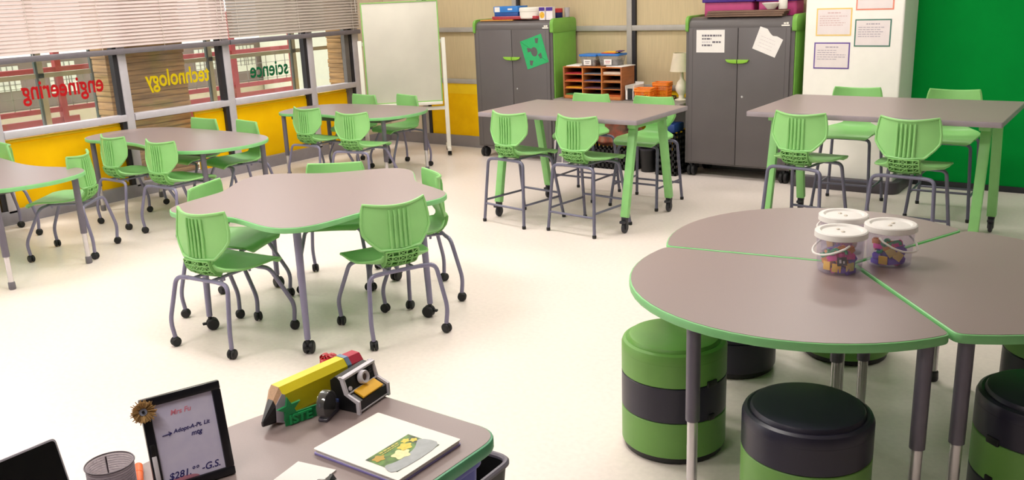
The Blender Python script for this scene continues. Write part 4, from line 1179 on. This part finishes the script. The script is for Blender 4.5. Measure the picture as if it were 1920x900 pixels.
for k in range(7): g.tube([(.116, .03 - .012*k, .006), (.1205, .03 - .012*k, .011), (.116, .03 - .012*k, .016)], .0012, 5)
g.build('binding_clip', mat('clear_clip', '#e8e2dc', .3), nb)

# white note paper and black clip at the bottom edge
o = G().box((0, 0, 0), (.115, .12, .003), 0).build('note_pad', PAPER, smooth=0, loc=(-1.585, 1.245, ZD + .0025), rot=math.radians(11)); tag(o, 'white note pad at the bottom edge of the picture on the desk', 'note pad')
t = thing('binder_clip', 'black binder clip lying next to the white note pad', 'clip', (-1.512, 1.268, ZD + .001), .5)
G().prism([(-.012, 0), (.012, 0), (.004, .014), (-.004, .014)], -.017, .017, .001, M=Matrix(((1, 0, 0, 0), (0, 0, 1, 0), (0, 1, 0, 0), (0, 0, 0, 1)))).build('clip_body', BLACKP, t)
for s in (-1, 1): G().tube([(s*.010, -.008, .003), (s*.032, -.006, .004), (s*.032, .006, .004), (s*.010, .008, .003)], .001, 5, fil=.004).build('clip_wire', CHROME, t)

# big wooden pencil block
pa = Vector((-1.880, 1.395, ZD)); pdir = Vector((.02, .345, 0)).normalized()
pn = thing('pencil_block', 'big yellow wooden pencil with black tip and red eraser lying on the desk', 'pencil ornament', (-1.884, 1.425, ZD + .001), math.atan2(.345, .012))
# local x runs along the pencil towards the eraser, z up; six-sided section
def hexsec(w, h): return [(-w*.5, h*.18), (-w*.28, 0), (w*.28, 0), (w*.5, h*.18), (w*.5, h*.80), (w*.26, h), (-w*.26, h), (-w*.5, h*.80)]
SEC = hexsec(.062, .100)
def loft(g, secs):
    n = len(secs[0][1]); vs = []; fs = []
    for x, s in secs: vs += [(x, p[0], p[1]) for p in s]
    for L in range(len(secs) - 1):
        for k in range(n): l = (k+1) % n; fs.append((L*n + k, L*n + l, (L+1)*n + l, (L+1)*n + k))
    fs.append(tuple(range(n))[::-1]); fs.append(tuple((len(secs)-1)*n + k for k in range(n)))
    return g.add(vs, fs)
def sc(k, zc=.018, yc=-.031): return [(yc + (p[0] - yc)*k, zc + (p[1] - zc)*k) for p in SEC]
loft(G(), [(0, SEC), (.235, SEC)]).build('body', mat('pencil_yellow', '#efdc1e', .4, var=.04), pn, 0)
loft(G(), [(-.026, sc(.66)), (0, SEC)]).build('wood_cone', mat('raw_wood', '#c9a07c', .6, var=.12, scale=40, stretch=(1, 8, 8)), pn, 0)
loft(G(), [(-.072, sc(.14)), (-.026, sc(.66))]).build('lead_tip', mat('lead_black', '#221f24', .4), pn, 0)
loft(G(), [(.2345, sc(1.03, .05, 0)), (.250, sc(1.03, .05, 0))]).build('ferrule', mat('ferrule_blue_grey', '#7d97b8', .35, metal=.4), pn, 0)
loft(G(), [(.250, sc(.97, .05, 0)), (.295, sc(.97, .05, 0)), (.300, sc(.86, .05, 0))]).build('eraser', mat('eraser_red', '#b8233f', .5), pn, 0)
G().prism([(-.030, .012), (-.004, 0), (.006, .018), (.006, .080), (-.004, .086), (-.026, .062)], .0311, .0325, M=Matrix(((1, 0, 0, 0), (0, 0, -1, 0), (0, 1, 0, 0), (0, 0, 0, 1)))).build('sharpened_face', mat('pale_lilac_wood', '#cdc0d2', .6), pn, 0)
# green star plaque in front of the pencil
sp = thing('star_plaque', 'green plastic star with raised letters standing against the yellow pencil', 'ornament', (-1.826, 1.44, ZD + .001), math.atan2(.126, .033))
GP = mat('plaque_green', '#128a4c', .45, var=.06)
XZs = Matrix(((1, 0, 0, 0), (0, 0, -1, 0), (0, 1, 0, 0), (0, 0, 0, 1)))
star = []
for k in range(10):
    a = PI/2 + .12 + PI*k/5; r = .036 if k % 2 == 0 else .0145
    star.append((-.018 + r*math.cos(a), .047 + r*math.sin(a)))
G().prism(star, -.004, .004, .0008, M=XZs).build('star', GP, sp, 0)
G().prism([(-.034, 0), (.088, 0), (.088, .033), (.002, .033), (-.02, .045), (-.034, .04)], -.003, .003, .0006, M=XZs).build('plate', GP, sp, 0)
vs, fs = text_mesh('ISTE', .036, .003, .0012)
g = G(); g.add([tuple(XZs @ Vector((-.024 + v[0]*1.05, .003 + v[1], .004 + v[2]))) for v in vs], fs)
g.build('letters', mat('plaque_letters', '#1fa85e', .45), sp, 0)
# tape dispenser
td = thing('tape_dispenser', 'small clear and black tape dispenser in front of the yellow pencil', 'tape dispenser', (-1.775, 1.505, ZD + .001), math.atan2(.345, .05) + .5)
M = Matrix.Translation((0, 0, .040)) @ Matrix.Rotation(PI/2, 4, 'X')
G().lathe([(.012, -.010), (.036, -.010), (.036, .010), (.012, .010)], 32, M, closed=True).build('tape_roll', mat('tape_dark', '#0e1513', .2, coat=.5), td)
G().lathe([(0, -.012), (.0385, -.012), (.0395, -.008), (.0395, .008), (.0385, .012), (0, .012)], 32, M).build('clear_case', clear('case_clear', (.8, .85, .85), .06, .14), td)
G().prism(rounded([(-.030, 0), (.046, 0), (.058, .010), (.056, .020), (.036, .030), (.030, .010), (-.030, .010)], .004, 4), -.013, .013, .001, M=XZs).build('base', clear('base_smoke', (.35, .33, .42), .25, .10, (.3, .28, .36)), td)
G().box((.050, 0, .028), (.006, .024, .010), .001).build('cutter', mat('cutter_blue', '#6f86d6', .25, metal=.5), td)
# instant-camera shaped note dispenser
cd = thing('note_dispenser', 'black and white camera-shaped dispenser holding yellow sticky notes', 'note dispenser', (-1.772, 1.625, ZD + .001), math.atan2(.142, -.02) - .0)
# local x along its width, -y is the front, z up
YZp = Matrix(((0, 0, 1, 0), (1, 0, 0, 0), (0, 1, 0, 0), (0, 0, 0, 1)))
prof = [(-.050, 0), (.045, 0), (.045, .085), (.028, .098), (-.002, .096), (-.012, .050), (-.050, .034)]
W = .072
G().prism([(y, z) for y, z in prof], -W + .006, W - .006, .002, M=YZp).build('body', BLACKP, cd, 0)
trim = [(-.056, -.0), (-.046, -.0), (-.046, .032), (-.007, .052), (.004, .094), (.012, .1), (.0, .102), (-.006, .098), (-.018, .054), (-.056, .038)]
for s in (-1, 1):
    a, b = sorted((s*(W - .007), s*W)); G().prism(trim[::-1], a, b, .0008, M=YZp).build('side_trim', mat('trim_white', '#d9d4dc', .4), cd, 0)
WT_ = mat('trim_white', '#d9d4dc', .4)
G().bx(-W, W, -.010, .006, .094, .101, .001).build('top_trim', WT_, cd)
G().box((0, -.0155, .052), (2*W, .006, .0035), .0008).build('middle_trim', WT_, cd)
G().box((0, -.0525, .006), (2*W, .003, .003), 0).build('bottom_trim', WT_, cd, 0)
ML = Matrix.Translation((.006, -.010, .075)) @ Matrix.Rotation(PI/2 - .2, 4, 'X')
ln = G().lathe([(.010, 0), (.0195, 0), (.0195, .012), (.017, .016), (.011, .014)], 28, ML, closed=True).build('lens_ring', WT_, cd)
G().lathe([(0, 0), (.0115, 0), (.0115, .009), (0, .011)], 24, ML).build('lens', mat('lens_brown', '#6b5450', .15), ln)
G().lathe([(0, 0), (.006, 0), (.006, .004), (0, .005)], 16, Matrix.Translation((-.052, -.0125, .064)) @ Matrix.Rotation(PI/2 - .2, 4, 'X')).build('flash_dot', WT_, cd)
g = G()
for i in range(3):
    for j in range(3): g.box((.047 + i*.007, -.0075 + j*.0012, .073 + j*.007), (.0035, .003, .0035))
g.build('grille', mat('grille_grey', '#55535e', .5), cd, 0)
MT = Matrix.Translation((.004, -.0335, .0455)) @ Matrix.Rotation(.40, 4, 'X')
o = G().box((0, 0, 0), (.092, .036, .006), .0008).build('sticky_notes', mat('note_yellow', '#f3b81e', .6, var=.08, scale=90, stretch=(1, 40, 1)), cd); o.matrix_local = MT
# red bow behind the pencil
bw = thing('red_bow', 'crinkled red paper bow standing behind the yellow pencil', 'bow', (-1.948, 1.675, ZD + .001))
RB = mat('bow_red', '#c01f2c', .45, var=.15, scale=50)
g = G(); rb = random.Random(5)
for k in range(11):
    a = 2*PI*k/11 + rb.uniform(-.15, .15); el = rb.uniform(.25, 1.15); L_ = rb.uniform(.026, .036)
    d = Vector((math.cos(a)*math.cos(el), math.sin(a)*math.cos(el), math.sin(el)))
    side = Vector((-math.sin(a), math.cos(a), 0)); up = d.cross(side)
    P = []
    for i in range(9):
        q = i / 8; c = d * (L_ * math.sin(PI*q)) - up * (.014 * math.sin(2*PI*q)) + Vector((0, 0, .058))
        P.append([c + side * w for w in (-.007, -.003, .003, .007)])
    g.grid(P, .0012)
g.build('loops', RB, bw, 60)
G().lathe([(0, 0), (.02, 0), (.024, .03), (.012, .058), (0, .06)], 20).build('stand', mat('bow_dark', '#5e1a2a', .5), bw)

# mesh pencil cup and orange pen
cu = thing('mesh_cup', 'grey metal mesh pencil cup at the left end of the desk', 'cup', (-1.880, .938, ZD + .001))
def mesh_mat():
    m = clear('cup_mesh', (.97, .95, .97), .55, .02, (.62, .57, .63)); return m
n = 40
G().lathe([(0.001, .002), (.050, .002), (.0525, .10), (.0515, .10), (.049, .004), (.001, .004)], n).build('mesh_wall', mesh_mat(), cu)
for z, r, nm in ((.004, .051, 'base_ring'), (.101, .0535, 'rim')): G().tube([(r*math.cos(2*PI*k/48), r*math.sin(2*PI*k/48), z) for k in range(48)], .0018, 6, closed=True).build(nm, mat('cup_rim', '#6a6169', .35, metal=.6), cu)
g = G()
for i in range(15):
    z = .010 + i*.006; r = .0505 + .002 * z / .1; g.tube([(r*math.cos(2*PI*k/40), r*math.sin(2*PI*k/40), z + .0018*math.sin(PI*k)) for k in range(40)], .0007, 4, closed=True)
g.build('mesh_wires', mat('cup_wire', '#8d838c', .4, metal=.5), cu)
G().tube([(-.0475, .018, .006), (-.049, .018, .095)], .0022, 5).build('seam', mat('cup_seam', '#3d3338', .5), cu)
t = thing('orange_highlighter', 'orange highlighter lying on the desk behind the mesh cup', 'pen', (-1.915, 1.02, ZD + .0115), 2.6)
MX = Matrix.Rotation(PI/2, 4, 'Y')
G().lathe([(0, -.05), (.009, -.05), (.0105, -.045), (.0105, .02), (0, .02)], 16, MX).build('barrel', mat('hi_orange', '#ff6a1c', .4), t)
G().lathe([(0, .02), (.0112, .02), (.0108, .062), (.006, .066), (0, .066)], 16, MX).build('cap', mat('hi_orange', '#ff6a1c', .4), t)

# leaning picture frame used as a memo board
base_l = Vector((-1.812, 1.008, ZD + .001)); base_r = Vector((-1.752, 1.170, ZD + .001))
wv = (base_r - base_l); ctr = (base_l + base_r) / 2
pf = thing('picture_frame', 'black picture frame memo with handwriting, leaning at left on the desk', 'picture frame', tuple(ctr), 0)
xh = wv.normalized(); nrm = Vector((xh.y, -xh.x, 0))
up = (Vector((0, 0, 1)) - nrm * .20).normalized()
FM = frame_matrix((0, 0, 0), xh, up); FM.translation = Vector((0, 0, 0))
W2, H2, T2 = .093, .236, .018
FMD = mat('frame_black', '#15151f', .3, var=.1)
def fb(x0, x1, z0, z1, d0, d1, bev=0): return G().bx(x0, x1, z0, z1, d0, d1, bev, M=FM)
fw = .021
g = G()
for a in ((-W2, W2, 0, fw), (-W2, W2, H2 - fw, H2), (-W2, -W2 + fw, fw - .001, H2 - fw + .001), (W2 - fw, W2, fw - .001, H2 - fw + .001)): g.bx(a[0], a[1], a[2], a[3], -.006, .010, .003, M=FM)
g.build('frame_border', FMD, pf, 30)
pg = fb(-W2 + .012, W2 - .012, .012, H2 - .012, -.004, .003).build('memo_page', mat('memo_lilac', '#e2deff', .2, var=.06, scale=25), pf, 0)
INKB = mat('marker_navy', '#2f2a78', .6); INKR = mat('marker_red', '#ee8fa6', .6)
def scrawl(txt, x, z, size, m, slant=0, nm='handwriting'):
    vs, fs = text_mesh(txt, size, .0002, .0003)
    G().add([FM @ Vector((x + v[0] + v[1]*.25, z + v[1] + v[0]*slant, .0034 + v[2])) for v in vs], fs).build(nm, m, pg, 0)
scrawl('Mrs Fu', -.030, H2 - .054, .017, INKR, .0)
scrawl('Adopt-A-Pt. Lit', -.030, H2 - .098, .0135, INKB, .02)
scrawl('mtg', .008, H2 - .115, .0165, INKB, .02)
scrawl('$281.\u00b0\u00b0 -G.S.', -.060, .030, .023, INKB, .0)
g = G(); g.tube([FM @ Vector(p) for p in ((-.056, H2 - .098, .0035), (-.034, H2 - .096, .0035))], .0011, 5); g.tube([FM @ Vector(p) for p in ((-.041, H2 - .091, .0035), (-.034, H2 - .096, .0035), (-.041, H2 - .101, .0035))], .0011, 5)
g.build('arrow', INKB, pg)
g = G(); g.prism([(x, z) for x, z in [(-.03 + .04*math.cos(a), .0215 + .010*math.sin(a)) for a in [PI*k/12 for k in range(13)]]], .0031, .0034, M=FM); g.build('pink_smudge', mat('pink_smudge', '#cf8aa0', .6), pg, 0)
G().bx(-W2 + .004, -W2 + .015, .030, .100, .0095, .0155, .003, M=FM).build('marker', mat('marker_white', '#eee9f2', .35), pf)
G().bx(-W2 + .004, -W2 + .015, .099, .128, .0095, .0155, .003, M=FM).build('marker_cap', BLACKP, pf)
# easel strut
G().bx(-.02, .02, .0, .15, -.004, 0, M=Matrix.Translation(-nrm * .125 + Vector((0, 0, .001))) @ frame_matrix((0, 0, 0), xh, (Vector((0, 0, .14)) + nrm*.058))).build('strut', FMD, pf, 0)
# burlap flower clipped to the corner
fl = thing('burlap_flower', 'frayed burlap flower with a grey button on the frame corner', 'flower', tuple(ctr + FM @ Vector((-W2 + .004, H2 - .026, .010))))
g = G(); rf = random.Random(2)
for k in range(90):
    a = 2*PI*k/90; L_ = rf.uniform(.021, .030); lift = rf.uniform(.0, .016)
    p0 = FM @ Vector((.005*math.cos(a), .005*math.sin(a), .003)); p1 = FM @ Vector((L_*.6*math.cos(a), L_*.6*math.sin(a), .004 + lift*.7)); p2 = FM @ Vector((L_*math.cos(a + rf.uniform(-.1, .1)), L_*math.sin(a), .003 + lift))
    g.tube([p0, p1, p2], [.0016, .0011], 4)
for k in range(26):
    a = 2*PI*k/26 + .1; c, s = math.cos(a), math.sin(a); t0 = rf.uniform(.004, .010)
    P = [[FM @ Vector((r*c - w*s, r*s + w*c, .003 + t0*r/.02)) for w in (-.0028, .0028)] for r in (.004, .011, .0185, .024)]
    g.grid(P, .0008)
g.build('petals', mat('burlap', '#b8935f', .9, var=.2, scale=80), fl, 40)
G().lathe([(0, .006), (.0085, .006), (.0095, .008), (.0085, .0105), (.006, .0095), (0, .0095)], 20, FM).build('button', mat('button_grey', '#9499ad', .35), fl)
G().lathe([(0, .0095), (.0035, .0095), (.003, .0125), (0, .013)], 12, FM).build('button_centre', BLACKP, fl)

# laptop at the left end of the desk
lp = thing('laptop', 'open laptop with dark screen at the bottom left corner', 'laptop', (-1.84, .69, ZD + .001), 0)
SIL = mat('laptop_silver', '#b9b5c2', .35, metal=.4)
G().prism(rrect(0, .22, -.15, .15, .012), 0, .012, .002).build('keyboard_base', SIL, lp)
kb = G()
for i in range(5):
    for j in range(12): kb.bx(.03 + i*.021, .048 + i*.021, -.135 + j*.0225, -.116 + j*.0225, .0118, .0138)
kb.build('keys', BLACKP, lp, 0)
tilt = .30
SM = frame_matrix((0, 0, .010), (0, 1, 0), (-math.sin(tilt), 0, math.cos(tilt)))
ld = G().prism(rrect(-.15, .15, 0, .205, .012), -.006, .0, .002, M=SM).build('screen_lid', SIL, lp)
G().prism(rrect(-.1455, .1455, .005, .2005, .009), -.0005, .0012, M=SM).build('screen', mat('screen_black', '#06070c', .08, coat=.3), ld)

# waste bin and blue tub past the desk end
wb = thing('waste_bin', 'black waste bin with grey rim beyond the end of the desk', 'bin', (-1.735, 1.925, .001), math.radians(2))
o0 = rrect(-.13, .13, -.10, .10, .04, 6); o1 = rrect(-.165, .165, -.14, .14, .05, 6); n = len(o0)
g = G()
vs = [(p[0], p[1], 0) for p in o0] + [(p[0], p[1], .40) for p in o1] + [(p[0]*.965, p[1]*.96, .40) for p in o1] + [(p[0]*.96, p[1]*.95, .006) for p in o0]
fs = [tuple(range(n))[::-1]]
for L in range(3): fs += [(L*n + k, L*n + (k+1) % n, (L+1)*n + (k+1) % n, (L+1)*n + k) for k in range(n)]
fs.append(tuple(3*n + k for k in range(n)))
g.add(vs, fs).build('bin_body', mat('bin_black', '#0b0b0d', .5), wb)
G().tube([(p[0], p[1], .40) for p in o1], .011, 8, closed=True).build('bin_rim', mat('bin_rim_grey', '#6a6470', .4), wb)
bt = thing('blue_tub', 'dark blue plastic tub below the right edge of the desk', 'tub', (-1.53, 1.52, .001))
o0 = rrect(-.13, .12, -.20, .14, .03, 6); o1 = rrect(-.15, .145, -.22, .165, .035, 6); n = len(o0)
g = G(); vs = [(p[0], p[1], 0) for p in o0] + [(p[0], p[1], .64) for p in o1] + [(p[0]*.96, p[1]*.97, .64) for p in o1] + [(p[0]*.95, p[1]*.95, .006) for p in o0]
fs = [tuple(range(n))[::-1]]
for L in range(3): fs += [(L*n + k, L*n + (k+1) % n, (L+1)*n + (k+1) % n, (L+1)*n + k) for k in range(n)]
fs.append(tuple(3*n + k for k in range(n)))
BT = mat('tub_blue', '#5c64c0', .45)
g.add(vs, fs).build('tub_body', BT, bt)
G().prism(rrect(-.16, .155, -.23, .175, .04, 6), .63, .66, .006).build('tub_lid', BT, bt)
